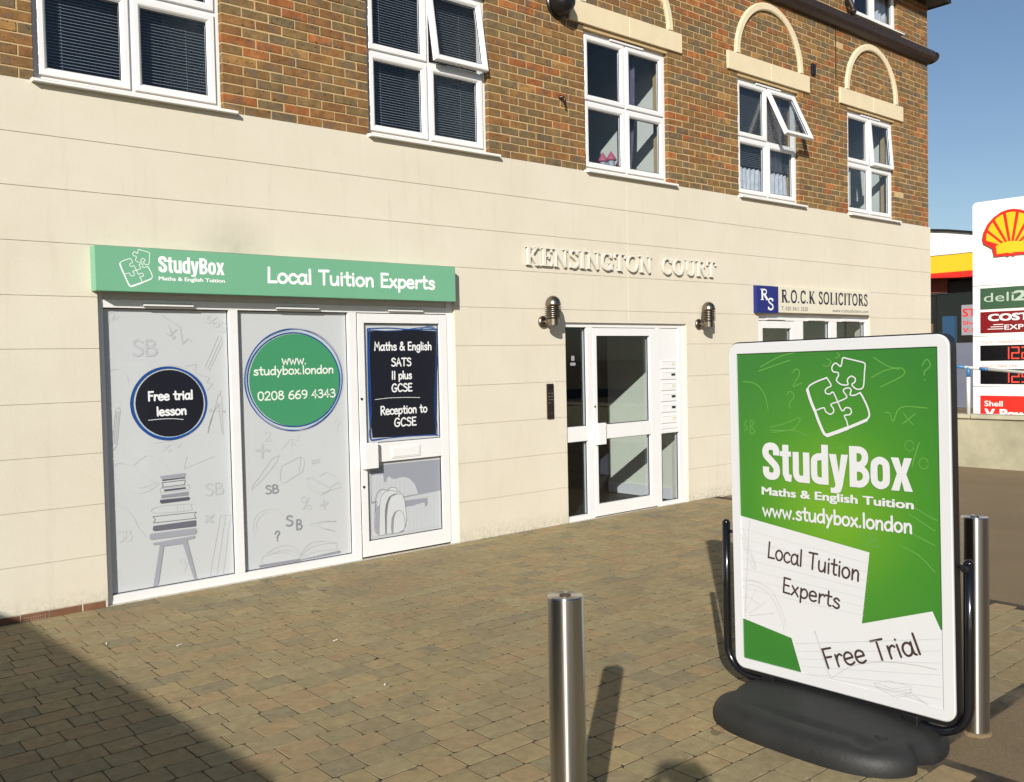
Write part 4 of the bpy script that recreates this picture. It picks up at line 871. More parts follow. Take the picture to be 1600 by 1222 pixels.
s|dood3|0.004|3.547,0.115 3.61,0.188 3.714,0.209 3.878,0.175
s|dood3|0.004|3.547,0.104 3.632,0.164 3.772,0.18 3.884,0.167
s|dood3|0.003|3.556,0.093 3.654,0.124 3.794,0.124 3.889,0.115
l|dood3|0.003|3.884,0.169 3.886,0.113
s|dood3|0.003|3.244,0.166 3.407,0.162 3.533,0.098
f|navy|0|4.236,1.949 4.562,1.96 4.961,1.962 4.96,1.713 4.934,1.012 4.534,1.022 4.252,1.03 4.231,1.25 4.232,1.629
s|blue|0.014|4.231,1.968 4.226,1.629 4.226,1.345 4.235,1.022
s|blue|0.01|4.253,1.964 4.24,1.723 4.245,1.344 4.23,1.032
s|blue|0.01|4.231,1.97 4.448,1.977 4.679,1.966 4.956,1.972
s|blue|0.006|4.236,1.959 4.505,1.951 4.738,1.979 4.895,1.984 4.961,1.957
s|blue|0.005|4.75,1.961 4.847,1.992 4.919,1.99 4.973,1.953
s|blue|0.007|4.961,1.962 4.939,1.613 4.918,1.314 4.928,1.003
s|blue|0.004|4.977,1.953 4.955,1.613 4.93,1.313 4.946,0.999
s|blue|0.008|4.241,1.014 4.42,1.018 4.651,1.02 4.94,1.012
s|blue|0.005|4.235,1.022 4.262,1.006 4.477,1.019 4.77,1.014 4.942,1.006
s|blue|0.005|4.234,1.534 4.248,1.249 4.22,1.061 4.251,1.011
s|lblue|0.004|4.961,1.947 4.952,1.513 4.921,1.113
s|lblue|0.004|4.586,1.97 4.798,1.962 4.961,1.954
t|white|0.0125|Maths & English|4.291|4.899|1.784|0.069
t|white|0.0125|SATS|4.461|4.673|1.645|0.067
t|white|0.0125|11 plus|4.46|4.676|1.53|0.067
t|white|0.0125|GCSE|4.458|4.677|1.42|0.067
s|white|0.004|4.286,1.359 4.43,1.367 4.603,1.365 4.758,1.357
t|white|0.0125|Reception to|4.338|4.834|1.224|0.071
t|white|0.0125|GCSE|4.476|4.713|1.114|0.071
f|g1b|0|4.229,0.788 4.967,0.783 4.964,0.498 4.219,0.462
f|g1b|0|4.259,0.449 4.818,0.448 4.815,0.365 4.576,0.358 4.257,0.38
f|pale|0|4.231,0.702 4.277,0.711 4.353,0.706 4.356,0.642 4.381,0.635 4.387,0.669 4.413,0.683 4.438,0.66 4.48,0.652 4.522,0.661 4.564,0.661 4.616,0.647 4.679,0.587 4.714,0.498 4.58,0.491 4.23,0.478
f|pale|0|4.569,0.476 4.961,0.487 4.963,0.459 4.568,0.452
f|pale|0|4.577,0.393 4.673,0.395 4.684,0.403 4.733,0.402 4.738,0.41 4.782,0.409 4.786,0.368 4.816,0.383 4.818,0.455 4.96,0.457 4.958,0.179 4.571,0.177
l|dood3|0.003|4.287,0.705 4.285,0.489
l|dood3|0.003|4.315,0.642 4.321,0.494
l|dood3|0.003|4.356,0.638 4.354,0.525
l|dood3|0.003|4.387,0.661 4.386,0.556
l|dood3|0.003|4.436,0.658 4.436,0.568
l|dood3|0.003|4.48,0.652 4.479,0.546
l|dood3|0.003|4.522,0.656 4.52,0.524
l|dood3|0.003|4.569,0.656 4.567,0.501
l|dood3|0.003|4.611,0.647 4.609,0.496
l|dood3|0.003|4.631,0.61 4.644,0.501
l|dood3|0.003|4.609,0.394 4.608,0.176
l|dood3|0.003|4.657,0.384 4.656,0.178
l|dood3|0.003|4.689,0.398 4.69,0.178
l|dood3|0.003|4.738,0.401 4.737,0.181
l|dood3|0.003|4.783,0.387 4.775,0.18
l|dood3|0.003|4.814,0.374 4.806,0.181
l|dood3|0.003|4.852,0.379 4.835,0.179
l|dood3|0.003|4.888,0.456 4.876,0.18
l|dood3|0.003|4.927,0.457 4.921,0.179
l|dood3|0.003|4.569,0.476 4.961,0.489
l|dood3|0.003|4.57,0.452 4.96,0.459
l|dood3|0.003|4.23,0.482 4.31,0.477
l|dood3|0.003|4.229,0.78 4.211,0.178
l|dood3|0.003|4.226,0.174 4.963,0.173
l|dood2|0.006|4.219,0.798 4.97,0.785 4.985,0.157 4.22,0.168 4.219,0.798
f|pale2|0|4.248,0.26 4.256,0.362 4.285,0.48 4.343,0.565 4.404,0.554 4.426,0.582 4.477,0.573 4.492,0.545 4.538,0.513 4.568,0.448 4.583,0.322 4.572,0.234 4.55,0.193 4.486,0.175 4.393,0.174 4.311,0.173 4.271,0.187
f|g2|0|4.268,0.43 4.309,0.443 4.302,0.357 4.296,0.184 4.267,0.205 4.251,0.259
f|g3|0|4.358,0.385 4.37,0.444 4.403,0.502 4.455,0.522 4.497,0.522 4.423,0.499 4.396,0.441 4.38,0.347 4.371,0.182 4.357,0.184
f|g3|0|4.417,0.228 4.426,0.315 4.456,0.364 4.503,0.376 4.471,0.358 4.449,0.303 4.437,0.177 4.422,0.175
s|g3|0.005|4.293,0.184 4.302,0.357 4.316,0.494 4.363,0.55 4.435,0.555 4.507,0.53
s|g3|0.005|4.259,0.449 4.277,0.533 4.323,0.576 4.384,0.565
s|g3|0.005|4.394,0.564 4.426,0.585 4.477,0.574 4.495,0.544
s|g3|0.005|4.249,0.277 4.257,0.397 4.284,0.463
s|g3|0.005|4.508,0.543 4.559,0.484 4.572,0.394 4.583,0.295 4.566,0.217
s|g3|0.005|4.437,0.177 4.443,0.295 4.471,0.358 4.513,0.37 4.549,0.335 4.561,0.271 4.555,0.201 4.497,0.178
s|g3|0.005|4.248,0.268 4.257,0.215 4.301,0.176 4.362,0.179 4.486,0.175 4.55,0.184
s|g3|0.005|4.363,0.183 4.369,0.383 4.402,0.484 4.455,0.52 4.528,0.514"""
prints = {}
for line in VIN.strip().split('\n'):
    q = line.split('|'); c = q[1]
    door = False
    if q[0] == 't': door = float(q[4]) > 4.11
    else: door = float(q[3].split(',')[0]) > 4.11
    key = (c, door)
    x_ = float(q[4]) if q[0] == 't' else float(q[3].split(',')[0])
    key = (c, 2 if door else (0 if x_ < 3.02 else 1), line if q[0] == 't' else '')
    if key not in prints: prints[key] = Print(wall_map(VY - .012 if door else VY))
    pr = prints[key]; base = {'g1b': 0, 'pale': .0009, 'dood': .0018, 'dood2': .0018, 'dood3': .0018, 'lblue': .0018, 'navy': .0018, 'green': .0018, 'pale2': .0027, 'blue': .0027}.get(c, .0036)
    if q[0] == 't': hand_text(pr, q[3], float(q[4]), float(q[5]), float(q[6]), float(q[7]), float(q[2]), base=base)
    elif q[0] == 'f': pr.fill(pts_of(q[3]), q[2] == '1', base=base)
    else: pr.stroke(pts_of(q[3]), float(q[2]), q[0] == 's', base=base, sub=4)
for (c, pane, txt), pr in prints.items():
    nm = 'lettering' if txt else {'navy': 'dark_badge', 'green': 'green_badge', 'blue': 'blue_scribble', 'lblue': 'pale_blue_scribble'}.get(c, 'grey_artwork')
    o = pr.build(nm, 'ink_nvy' if c == 'navy' else 'ink_' + c, shop)
    if not txt and c not in ('navy', 'green'): o['kind'] = 'stuff'

# ---- entrance door with side lights and letter boxes
EY = .030
en = MB(); a, b = ENT[0], ENT[1]
bx(en, a, 6.540, EY, .10, 0, 2.045); bx(en, 8.318, b, EY, .10, 0, 2.045); bx(en, 6.845, 6.928, EY, .10, 0, 1.998); bx(en, 7.932, 8.005, EY, .10, 0, 1.998); bx(en, 6.540, 8.318, EY, .10, 1.998, 2.045)
bx(en, 6.540, 6.845, EY, .10, 0, .055); bx(en, 6.540, 6.845, EY, .10, .820, .975); bx(en, 8.005, 8.318, EY, .10, 0, .046); bx(en, 8.005, 8.318, EY, .10, .815, .845)
ent = en.build('entrance_frame', 'white_frame', bld, bev=.003)
ld = MB(); bx(ld, 6.934, 6.986, EY - .006, .09, .012, 1.992); bx(ld, 7.826, 7.927, EY - .006, .09, .012, 1.992); bx(ld, 6.986, 7.826, EY - .006, .09, 1.910, 1.992); bx(ld, 6.986, 7.826, EY - .006, .09, .822, .972); bx(ld, 6.986, 7.826, EY - .006, .09, .012, .140)
ld.build('door_leaf', 'white_frame', ent, bev=.003)
for (xa, xb, za, zb) in ((6.986, 7.826, .972, 1.910), (6.986, 7.826, .140, .822), (6.540, 6.845, .975, 1.998), (6.540, 6.845, .055, .820), (8.005, 8.318, .046, .815)):
    MB().box(xa, xb, EY + .038, EY + .046, za, zb).build('pane', 'glass', ent)
    MB().ring(xa, xb, za, zb, [(0, EY + .028), (.007, EY + .028), (.007, EY + .0375), (0, EY + .0375)]).build('gasket', 'gasket', ent)
MB().box(6.938, 7.062, -.025, EY - .0065, .770, .996).build('door_handle', 'white_frame', ent, bev=.005)
MB().lathe([(.011, 0), (.011, -.006)], (6.945, EY - .006, 1.17), 12, 'y').build('lock', 'gasket', ent)
MB().box(8.005, 8.318, EY + .012, EY + .03, .845, 1.998).build('letterbox_panel', 'white_frame', ent)
for i in range(6):
    z1 = 1.632 - i * .1235
    MB().box(8.018, 8.275, EY + .003, EY + .0118, z1 - .088, z1).build('letterbox', 'white_frame', ent, bev=.003)
    MB().box(8.026, 8.268, EY + .0005, EY + .0029, z1 - .012, z1 - .006).build('letterbox_slot', 'grey_white', ent)
    MB().box(8.195, 8.258, EY - .001, EY + .0029, z1 - .048, z1 - .022).build('name_plate', 'rock_cream' if i in (0, 2, 5) else 'gasket', ent)
MB().box(8.018, 8.30, EY + .004, EY + .0118, .862, .905).build('letterbox_rail', 'white_frame', ent, bev=.002)
pr = Print(wall_map(EY + .038)); pr.rect(6.655, 6.70, 1.655, 1.705); pr.rect(6.64, 6.715, 1.605, 1.635); pr.build('notice_sticker', 'poster_white', ent)
# hallway seen through the glass
mb = MB(); xa, xb, ya, yb, za, zb = 6.2, 9.7, .242, 5.5, -.005, 2.6
mb.add([(xa, ya, za), (xb, ya, za), (xb, yb, za), (xa, yb, za)], [(0, 1, 2, 3)]); mb.cur = 1
mb.add([(xa, ya, zb), (xb, ya, zb), (xb, yb, zb), (xa, yb, zb), (xa, ya, za), (xa, yb, za), (xb, yb, za), (xb, ya, za)], [(0, 3, 2, 1), (4, 5, 3, 0), (5, 6, 2, 3), (6, 7, 1, 2)]); mb.build('hallway', ['dark_floor', 'room'], ent)
MB().box(8.44, 8.56, .243, 1.26, 0.0, 2.58).build('hallway_wall', 'hall_wall', ent)
MB().box(8.422, 8.4395, .243, 1.26, 0.0, .135).build('skirting_board', 'white_frame', ent, bev=.003)
MB().box(7.0, 7.9, 1.6, 1.64, 0.0, 2.5).build('inner_wall', 'room', ent)

# ---- second shopfront under the cream sign
KY = .040; kf = MB(); a, b = ROCK[0], ROCK[1]
bx(kf, a, a + .05, KY, .11, 0, 2.19); bx(kf, b - .06, b, KY, .11, 0, 2.19); bx(kf, a + .05, b - .06, KY, .11, 2.108, 2.19); bx(kf, 10.70, 10.90, KY, .11, 0, 2.108); bx(kf, 11.555, 11.73, KY, .11, 0, 2.108); bx(kf, 10.90, 11.555, KY, .11, 0, .35); bx(kf, 11.73, b - .06, KY, .11, 0, .35)
rk = kf.build('office_shopfront', 'white_frame', bld, bev=.003)
mb = MB(); bx(mb, 9.895, 9.975, KY - .006, .1, .012, 2.10); bx(mb, 10.62, 10.695, KY - .006, .1, .012, 2.10); bx(mb, 9.975, 10.62, KY - .006, .1, 2.01, 2.10); bx(mb, 9.975, 10.62, KY - .006, .1, .012, .16); bx(mb, 9.975, 10.62, KY - .006, .1, .9, 1.02)
mb.build('door_leaf', 'white_frame', rk, bev=.003)
for (xa, xb, za, zb) in ((9.975, 10.62, 1.02, 2.01), (9.975, 10.62, .16, .9), (10.90, 11.555, .35, 2.108), (11.73, 12.5, .35, 2.108)):
    MB().box(xa, xb, KY + .035, KY + .043, za, zb).build('pane', 'glass', rk); MB().ring(xa, xb, za, zb, [(0, KY + .026), (.007, KY + .026), (.007, KY + .0345), (0, KY + .0345)]).build('gasket', 'gasket', rk)
for (xa, xb) in ((10.05, 10.45), (11.0, 11.4), (11.85, 12.3)): MB().box(xa, xb, KY - .024, KY - .0065 if xa < 10.5 else KY - .0005, 2.116, 2.138).build('trickle_vent', 'white_frame', rk, bev=.002)
mb = MB(); xa, xb, ya, yb, za, zb = 9.75, 12.75, .242, 1.4, -.005, 2.6
mb.add([(xa, ya, za), (xb, ya, za), (xb, yb, za), (xa, yb, za), (xa, ya, zb), (xb, ya, zb), (xb, yb, zb), (xa, yb, zb)], [(0, 1, 2, 3), (4, 7, 6, 5), (3, 2, 6, 7), (0, 3, 7, 4), (1, 5, 6, 2)]); mb.build('office_room', 'hall_wall', rk)

# ================================================================== SIGNS AND FITTINGS ON THE WALL
LOGO = [(float(l.split('|')[0]), pts_of(l.split('|')[1])) for l in """0.006|4.628,1.656 4.649,1.653 4.697,1.642 4.726,1.634 4.732,1.623 4.729,1.595 4.725,1.541 4.717,1.523 4.696,1.519 4.679,1.527 4.670,1.541 4.683,1.550 4.685,1.566 4.668,1.576 4.652,1.566 4.648,1.553 4.652,1.542 4.644,1.537 4.620,1.539 4.602,1.550 4.596,1.561 4.606,1.579 4.603,1.592 4.581,1.596 4.574,1.611 4.582,1.628 4.596,1.633 4.614,1.619 4.621,1.627 4.628,1.656
0.007|4.549,1.569 4.505,1.554 4.464,1.534 4.451,1.515
0.014|4.451,1.515 4.460,1.485 4.474,1.449 4.490,1.415
0.006|4.549,1.569 4.570,1.535 4.552,1.524 4.541,1.513 4.544,1.500 4.562,1.496 4.578,1.505 4.591,1.484 4.601,1.462
0.006|4.498,1.423 4.533,1.434 4.541,1.419 4.562,1.406 4.580,1.415 4.580,1.432 4.568,1.450 4.601,1.462
0.006|4.601,1.462 4.637,1.477 4.645,1.488 4.629,1.510 4.637,1.521 4.658,1.524 4.666,1.513 4.661,1.495 4.679,1.492 4.708,1.504
0.008|4.708,1.504 4.720,1.486 4.740,1.446 4.749,1.417 4.748,1.401 4.736,1.386
0.013|4.736,1.386 4.695,1.368 4.655,1.351
0.006|4.601,1.462 4.622,1.423 4.640,1.437 4.661,1.434 4.666,1.418 4.657,1.407 4.633,1.402 4.643,1.379 4.650,1.353
0.013|4.492,1.408 4.510,1.364 4.532,1.320 4.548,1.310
0.016|4.548,1.310 4.597,1.328 4.648,1.348""".strip().split('\n')]
def draw_logo(pr, u0, v0, su, sv, wm, base=0.0):
    for (w, pts) in LOGO: pr.stroke([(u0 + (a - 4.445) * su, v0 + (b - 1.309) * sv) for a, b in pts], w * wm, True, base=base, sub=4)
# green fascia sign
sg = empty('shop_sign', (3.52, 0, 2.21)); tag(sg, 'long green fascia sign with white puzzle logo and Local Tuition Experts lettering', 'sign')
SY = -.10
MB().box(1.976, 5.062, SY, -.001, 2.212, 2.522).build('sign_board', 'sign_green', sg, bev=.003)
pr = Print(wall_map(SY)); draw_logo(pr, 2.138, 2.247, .227 / .308, .262 / .347, .72); pr.build('logo', 'print_white', sg)
pr = Print(wall_map(SY)); glyph_text(pr, HEAVY, 'StudyBox', 2.407, 2.899, 2.355, .118); pr.build('heavy_lettering', 'print_white', sg)
pr = Print(wall_map(SY)); font_text(pr, 'Maths & English Tuition', 2.409, 2.899, 2.300, .028, .030); pr.build('small_lettering', 'print_white', sg)
pr = Print(wall_map(SY)); hand_text(pr, 'Local Tuition Experts', 3.238, 4.836, 2.318, .110, .0225); pr.build('lettering', 'print_white', sg)
# raised letters
kn = empty('building_name', (7.47, 0, 2.6)); tag(kn, 'raised white serif letters KENSINGTON COURT on the cream wall', 'lettering')
for word, u0, u1 in (('KENSINGTON', 5.968, 7.832), ('COURT', 7.985, 8.975)):
    tot = sum(SERIF[c][0] for c in word); sx = (u1 - u0) / tot; u = u0
    for c in word:
        pr = Print(wall_map(-.012)); glyph_text(pr, SERIF, c, u, u + SERIF[c][0] * sx, 2.597, .181, depth=.022, wmul=.95)
        for (px_, pz_) in ((.2, .25), (.2, .75)): pr.mb.lathe([(.006, 0), (.006, .014)], (u + px_ * sx, -.0125, 2.597 + pz_ * .18), 8, 'y')
        pr.build('letter', 'letter_white', kn); u += SERIF[c][0] * sx
# solicitors' sign
rs = empty('solicitor_sign', (11.1, 0, 2.2)); tag(rs, 'cream solicitors sign with dark blue square at its left end', 'sign')
MB().box(10.197, 12.475, -.045, -.001, 2.206, 2.535).build('sign_board', 'rock_cream', rs, bev=.003)
MB().box(9.735, 10.195, -.055, -.001, 2.196, 2.532).build('blue_square', 'rock_blue', rs, bev=.003)
pr = Print(wall_map(-.055)); glyph_text(pr, SERIF, 'R', 9.80, 9.985, 2.355, .135); glyph_text(pr, SERIF, 'S', 9.95, 10.10, 2.235, .145); pr.build('monogram', 'print_white', rs)
pr = Print(wall_map(-.045)); glyph_text(pr, SERIF, 'R.O.C.K SOLICITORS', 10.27, 12.42, 2.335, .160, wmul=1.35); pr.build('lettering', 'ink_navy', rs)
pr = Print(wall_map(-.045)); font_text(pr, 'T: 020 3411 2520', 10.27, 10.88, 2.235, .052); pr.build('small_lettering', 'ink_navy', rs); pr = Print(wall_map(-.045)); font_text(pr, 'www.rocksolicitors.com', 11.48, 12.43, 2.232, .050); pr.build('small_lettering', 'ink_navy', rs)
# wall lamps
def lamp(x, label):
    t = empty('wall_lamp', (x, 0, 2.0)); tag(t, label, 'lamp', 'louvred wall lamps beside the entrance'); yb = -.135; z0 = 2.005
    MB().lathe([(.062, 0), (.062, -.012), (.052, -.024), (.03, -.03), (0, -.031)], (x - .02, -.001, 2.045), 24, 'y').build('wall_plate', 'bronze_steel', t, auto=40)
    MB().tube([(x - .02, -.02, 2.045), (x - .015, -.06, 2.045), (x - .004, -.09, 2.045), (x, yb + .02, 2.045)], .021, 12).build('arm', 'bronze_steel', t, smooth=True)
    MB().lathe([(.0, 0), (.052, 0), (.056, .004), (.056, .064), (.046, .068)], (x, yb, z0), 24).build('base', 'bronze_steel', t, auto=40)
    MB().lathe([(.046, .066), (.046, .195)], (x, yb, z0), 20).build('lamp_glass', 'lamp_glass', t, smooth=True)
    for i in range(6):
        zz = .076 + i * .0195; MB().lathe([(.047, zz + .005), (.081, zz), (.084, zz + .008), (.048, zz + .0145), (.047, zz + .005)], (x, yb, z0), 24).build('louvre', 'bronze_steel', t, smooth=True)
    for k in range(3):
        a = R(40 + 120 * k); MB().tube([(x +   .064 * math.cos(a), yb +   .064 * math.sin(a), z0 + .066), (x +   .064 * math.cos(a), yb +   .064 * math.sin(a), z0 + .20)], .005, 6).build('rod', 'bronze_steel', t)
    MB().lathe([(.076, .192), (.079, .197), (.076, .222), (.066, .252), (.048, .274), (.025, .288), (0, .293)], (x, yb, z0), 28).build('dome', 'bronze_steel', t, auto=50)
lamp(6.225, 'louvred steel wall lamp at the left of the entrance, above the intercom')
lamp(8.668, 'louvred steel wall lamp at the right of the entrance, nearer the solicitors sign')
ic = empty('intercom', (6.28, 0, 1.08)); tag(ic, 'dark bronze door entry intercom with small steel buttons', 'intercom')
MB().box(6.236, 6.322, -.020, -.001, 1.082, 1.432).build('faceplate', 'bronze', ic, bev=.004)
for i in range(4):
    for j in range(2):
        if not (i == 3 and j == 1): MB().lathe([(.0075, 0), (.0075, -.004), (.005, -.006), (0, -.006)], (6.263 + j * .032, -.020, 1.335 - i * .031), 10, 'y').build('button', 'steel', ic)
MB().lathe([(.007, 0), (.007, -.004), (0, -.005)], (6.282, -.020, 1.135), 10, 'y').build('button', 'steel', ic)
MB().box(6.252, 6.306, -.0215, -.020, 1.375, 1.415).build('speaker_grille', 'black_plastic', ic)
# toy castle on the inner sill of the third window
tc = empty('toy_castle', (7.50, .24, WZ)); tag(tc, 'pink roofed toy castle standing inside the third brick storey window', 'toy')
MB().box(7.34, 7.62, .19, .29, WZ + .004, WZ + .13).build('castle_wall', 'toy_grey', tc, bev=.004)
for (x, h) in ((7.35, .17), (7.48, .20), (7.63, .16)):
    MB().lathe([(.04, 0), (.04, h)], (x, .235, WZ + .004), 14).build('tower', 'toy_grey', tc, smooth=False)
    MB().lathe([(.062, 0), (.045, .03), (.02, .075), (0, .105)], (x, .235, WZ + .004 + h), 14).build('tower_roof', 'toy_pink', tc, smooth=True)
tp = empty('toy_plant', (7.83, .23, WZ)); tag(tp, 'small red and teal toy beside the castle in the third window', 'toy')
MB().lathe([(.03, 0), (.038, .07), (0, .075)], (7.84, .23, WZ + .004), 12).build('pot', 'toy_teal', tp)
for k in range(5): MB().tube([(7.80, .225, WZ + .01), (7.76 + .03 * k, .215, WZ + .09), (7.745 + .035 * k, .21, WZ + .15 - .01 * abs(k - 2))], .006, 6).build('frond', 'toy_pink', tp)

# ================================================================== PAVEMENT SIGN
bd = empty('pavement_sign', (3.76, -4.56, 0)); tag(bd, 'large swinging forecourt sign with green tuition poster on black rubber base', 'sign')
TILT = R(-.75)
def lean(p):          # the whole panel hangs slightly out of true
    cy, cz = -4.565, .95; dy, dz = p.y - cy, p.z - cz
    return Vector((p.x, cy + dy * math.cos(TILT) - dz * math.sin(TILT), cz + dy * math.sin(TILT) + dz * math.cos(TILT)))
def lean_inv_map(x0):
    return lambda u, v, off: tuple(Vector((x0 - off, -u, v)))
def rrect(u0, u1, v0, v1, r, n=7):
    out = []
    for (cu, cv, a0) in ((u1 - r, v1 - r, 0), (u0 + r, v1 - r, 90), (u0 + r, v0 + r, 180), (u1 - r, v0 + r, 270)):
        for k in range(n + 1): a = R(a0 + 90 * k / n); out.append((cu + r * math.cos(a), cv + r * math.sin(a)))
    return out
U0, U1, V0, V1 = 4.030, 5.102, .153, 1.741
mb = MB().prism(rrect(U0 - .004, U1 + .004, V0 - .022, V1 + .006, .055), lambda a, b: (3.772, -a, b), lambda a, b: (3.818, -a, b)); mb.xf(lean).build('panel_back', 'black_plastic', bd, bev=.004)
outer = rrect(U0, U1, V0, V1, .05); inner = rrect(U0 + .046, U1 - .046, V0 + .050, V1 - .050, .004)
mb = MB(); n = len(outer)
for (poly, x) in ((outer, 3.7715), (outer, 3.762), ([(a + (4.566 - a) * .006, b + (.947 - b) * .006) for a, b in outer], 3.758), (inner, 3.758), (inner, 3.766)): mb.v += [(x, -a, b) for a, b in poly]
for k in range(4):
    for j in range(n): j2 = (j + 1) % n; mb.f.append((k * n + j, k * n + j2, (k + 1) * n + j2, (k + 1) * n + j)); mb.mi.append(0)
mb.xf(lean).build('panel_frame', 'board_white', bd)
pu0, pu1, pv0, pv1 = U0 + .046, U1 - .046, V0 + .050, V1 - .050
mb = MB().box(3.7655, 3.770, -pu1, -pu0, pv0, pv1); mb.xf(lean).build('poster', 'board_green', bd)
class BPrint(Print):
    def build(s, name, mat, parent): s.mb.xf(lean); return s.mb.build(name, mat, parent)
BM = lambda u, v, off: (3.7655 - off, -u, v)
def un(u, v):          # photo-measured artwork points are on the leaning panel: bring them upright
    q = Vector((0, -u, v)); cy, cz = -4.565, .95; dy, dz = q.y - cy, q.z - cz; t = -TILT
    return -(cy + dy * math.cos(t) - dz * math.sin(t)), cz + dy * math.sin(t) + dz * math.cos(t)
def clampu(p): return (min(max(p[0], pu0), pu1), min(max(p[1], pv0), pv1))
pr = BPrint(BM)
note1 = [clampu(un(*q)) for q in ((4.06, .894), (4.744, .81), (4.706, .491), (4.62, .38), (4.354, .35), (4.06, .39))]
note2 = [clampu(un(*q)) for q in ((4.354, .352), (4.706, .491), (5.019, .606), (5.053, .536), (5.07, .536), (5.07, .19), (4.405, .19))]
pr.fill(note1, base=.0006); pr.build('note_paper', 'board_white', bd); pr = BPrint(BM); pr.fill(note2, base=.0030); pr.build('note_paper', 'board_white', bd)
pr = BPrint(BM)
for k in range(9):
    f = .055 + k * .0475; a = un(4.078, .888 - f * 1.02); b2 = un(4.742 - k * .004, .806 - f * .82)
    if b2[1] > .50: pr.stroke([a, b2], .0016, False, base=.0012)
for k in range(7):
    a = un(4.375 + k * .012, .33 - k * .033); b2 = un(5.055, .50 - k * .05)
    if b2[1] > pv0 + .01: pr.stroke([clampu(a), clampu(b2)], .0016, False, base=.0054)
pr.stroke([un(4.128, .880), un(4.115, .70), un(4.095, .40)], .004, False, base=.0012); pr.stroke([un(4.48, .41), un(4.52, .30), un(4.555, .215)], .004, False, base=.0054)
tag(pr.build('ruled_lines', 'paper_line', bd), kind='stuff')
pr = BPrint(BM)
for s_ in ('4.08,.80 4.115,.74 4.16,.65 4.135,.665 4.085,.77', '4.09,.83 4.15,.69 4.165,.655', '4.08,.545 4.14,.565 4.22,.545 4.28,.48 4.31,.40 4.315,.36', '4.08,.575 4.15,.585 4.24,.56 4.30,.48 4.325,.40', '4.08,.49 4.12,.50 4.18,.475', '4.10,.42 4.16,.55', '4.12,.42 4.22,.50', '4.12,.41 4.26,.45', '4.10,.43 4.11,.55'):
    pr.stroke([un(*q) for q in pts_of(s_)], .0016, True, base=.0020)
for s_ in ('4.765,.246 4.83,.270 4.935,.272 4.85,.240 4.765,.246', '4.765,.246 4.77,.232 4.855,.226 4.93,.260', '4.77,.228 4.85,.208 4.93,.245', '4.93,.262 4.925,.245 4.90,.225 5.00,.215 4.985,.206', '4.86,.206 4.94,.236 4.99,.215'):
    pr.stroke([un(*q) for q in pts_of(s_)], .0018, False, base=.0054)
pr.stroke([un(*q) for q in pts_of('4.56,.213 4.66,.292 4.80,.345 4.94,.365 5.037,.369')], .0022, True, base=.0054)
tag(pr.build('pencil_drawing', 'pencil_grey', bd), kind='stuff')
pr = BPrint(BM)
for s_ in ('4.37,1.59 4.395,1.61 4.41,1.585 4.375,1.53 4.42,1.545', '4.34,1.49 4.36,1.505 4.38,1.485 4.355,1.45 4.355,1.43', '4.355,1.405 4.357,1.40', '4.98,1.62 5.00,1.645 5.015,1.62 4.99,1.595 4.99,1.58', '4.99,1.562 4.992,1.56', '4.82,1.42 4.84,1.42 4.855,1.385 4.89,1.445 5.00,1.445', '4.90,1.42 4.925,1.39 4.94,1.375', '4.95,1.42 4.92,1.395 4.895,1.375', '4.12,1.36 4.105,1.345 4.12,1.325 4.105,1.31', '4.14,1.36 4.14,1.30 4.165,1.31 4.145,1.335 4.16,1.35 4.14,1.36',
           '4.20,1.62 4.30,1.665 4.40,1.69', '4.19,1.60 4.36,1.65', '4.10,1.55 4.17,1.54 4.22,1.49 4.24,1.42', '4.25,1.335 4.33,1.355 4.41,1.385 4.37,1.33 4.25,1.32', '4.26,1.31 4.38,1.325 4.45,1.30', '4.76,1.57 4.82,1.60 4.89,1.61 4.90,1.58 4.80,1.53', '4.77,1.655 4.83,1.62 4.88,1.605', '4.60,1.255 4.625,1.27 4.62,1.25', '4.55,.87 4.57,.885', '4.90,1.05 5.00,1.0 5.04,.985', '4.92,1.0 5.03,.94', '4.90,.93 5.03,.88', '4.88,.86 4.96,.83 5.03,.77', '4.55,1.655 4.57,1.64 4.55,1.62 4.53,1.625', '4.60,1.68 4.61,1.665 4.59,1.655'):
    pr.stroke([clampu(un(*q)) for q in pts_of(s_)], .0055, True, base=.0004)
for (cu, cv) in ((4.925, 1.285), (4.985, 1.215)): pr.stroke([un(cu + .02 * math.cos(t * .785), cv + .022 * math.sin(t * .785)) for t in range(9)], .0045, True, base=.0004)
pr.stroke([un(4.965, 1.30), un(4.935, 1.20)], .006, False, base=.0004); hand_text(pr, 'SB', *[un(4.70, .84)[0], un(4.79, .84)[0]], un(4.70, .835)[1], .055, .0065, base=.0004)
tag(pr.build('chalk_doodles', 'board_dood', bd), kind='stuff')
pr = BPrint(BM)
for (w, pts) in LOGO: pr.stroke([un(*q) for q in pts], w, True, base=.0032, sub=4)
pr.build('logo', 'board_white', bd)
pr = BPrint(BM); a, b2 = un(4.207, 1.089), un(4.940, 1.085); glyph_text(pr, HEAVY, 'StudyBox', a[0], b2[0], (a[1] + b2[1]) / 2 + .001, .180, base=.0032); pr.build('heavy_lettering', 'board_white', bd)
pr = BPrint(BM); a, b2 = un(4.203, 1.019), un(4.941, 1.014); font_text(pr, 'Maths & English Tuition', a[0], b2[0], (a[1] + b2[1]) / 2, .038, .034, base=.0032); pr.build('small_lettering', 'board_white', bd)
pr = BPrint(BM); a, b2 = un(4.203, .925), un(4.938, .915); hand_text(pr, 'www.studybox.london', a[0], b2[0], (a[1] + b2[1]) / 2 - .006, .062, .0105, base=.0032); pr.build('address_lettering', 'board_white', bd)
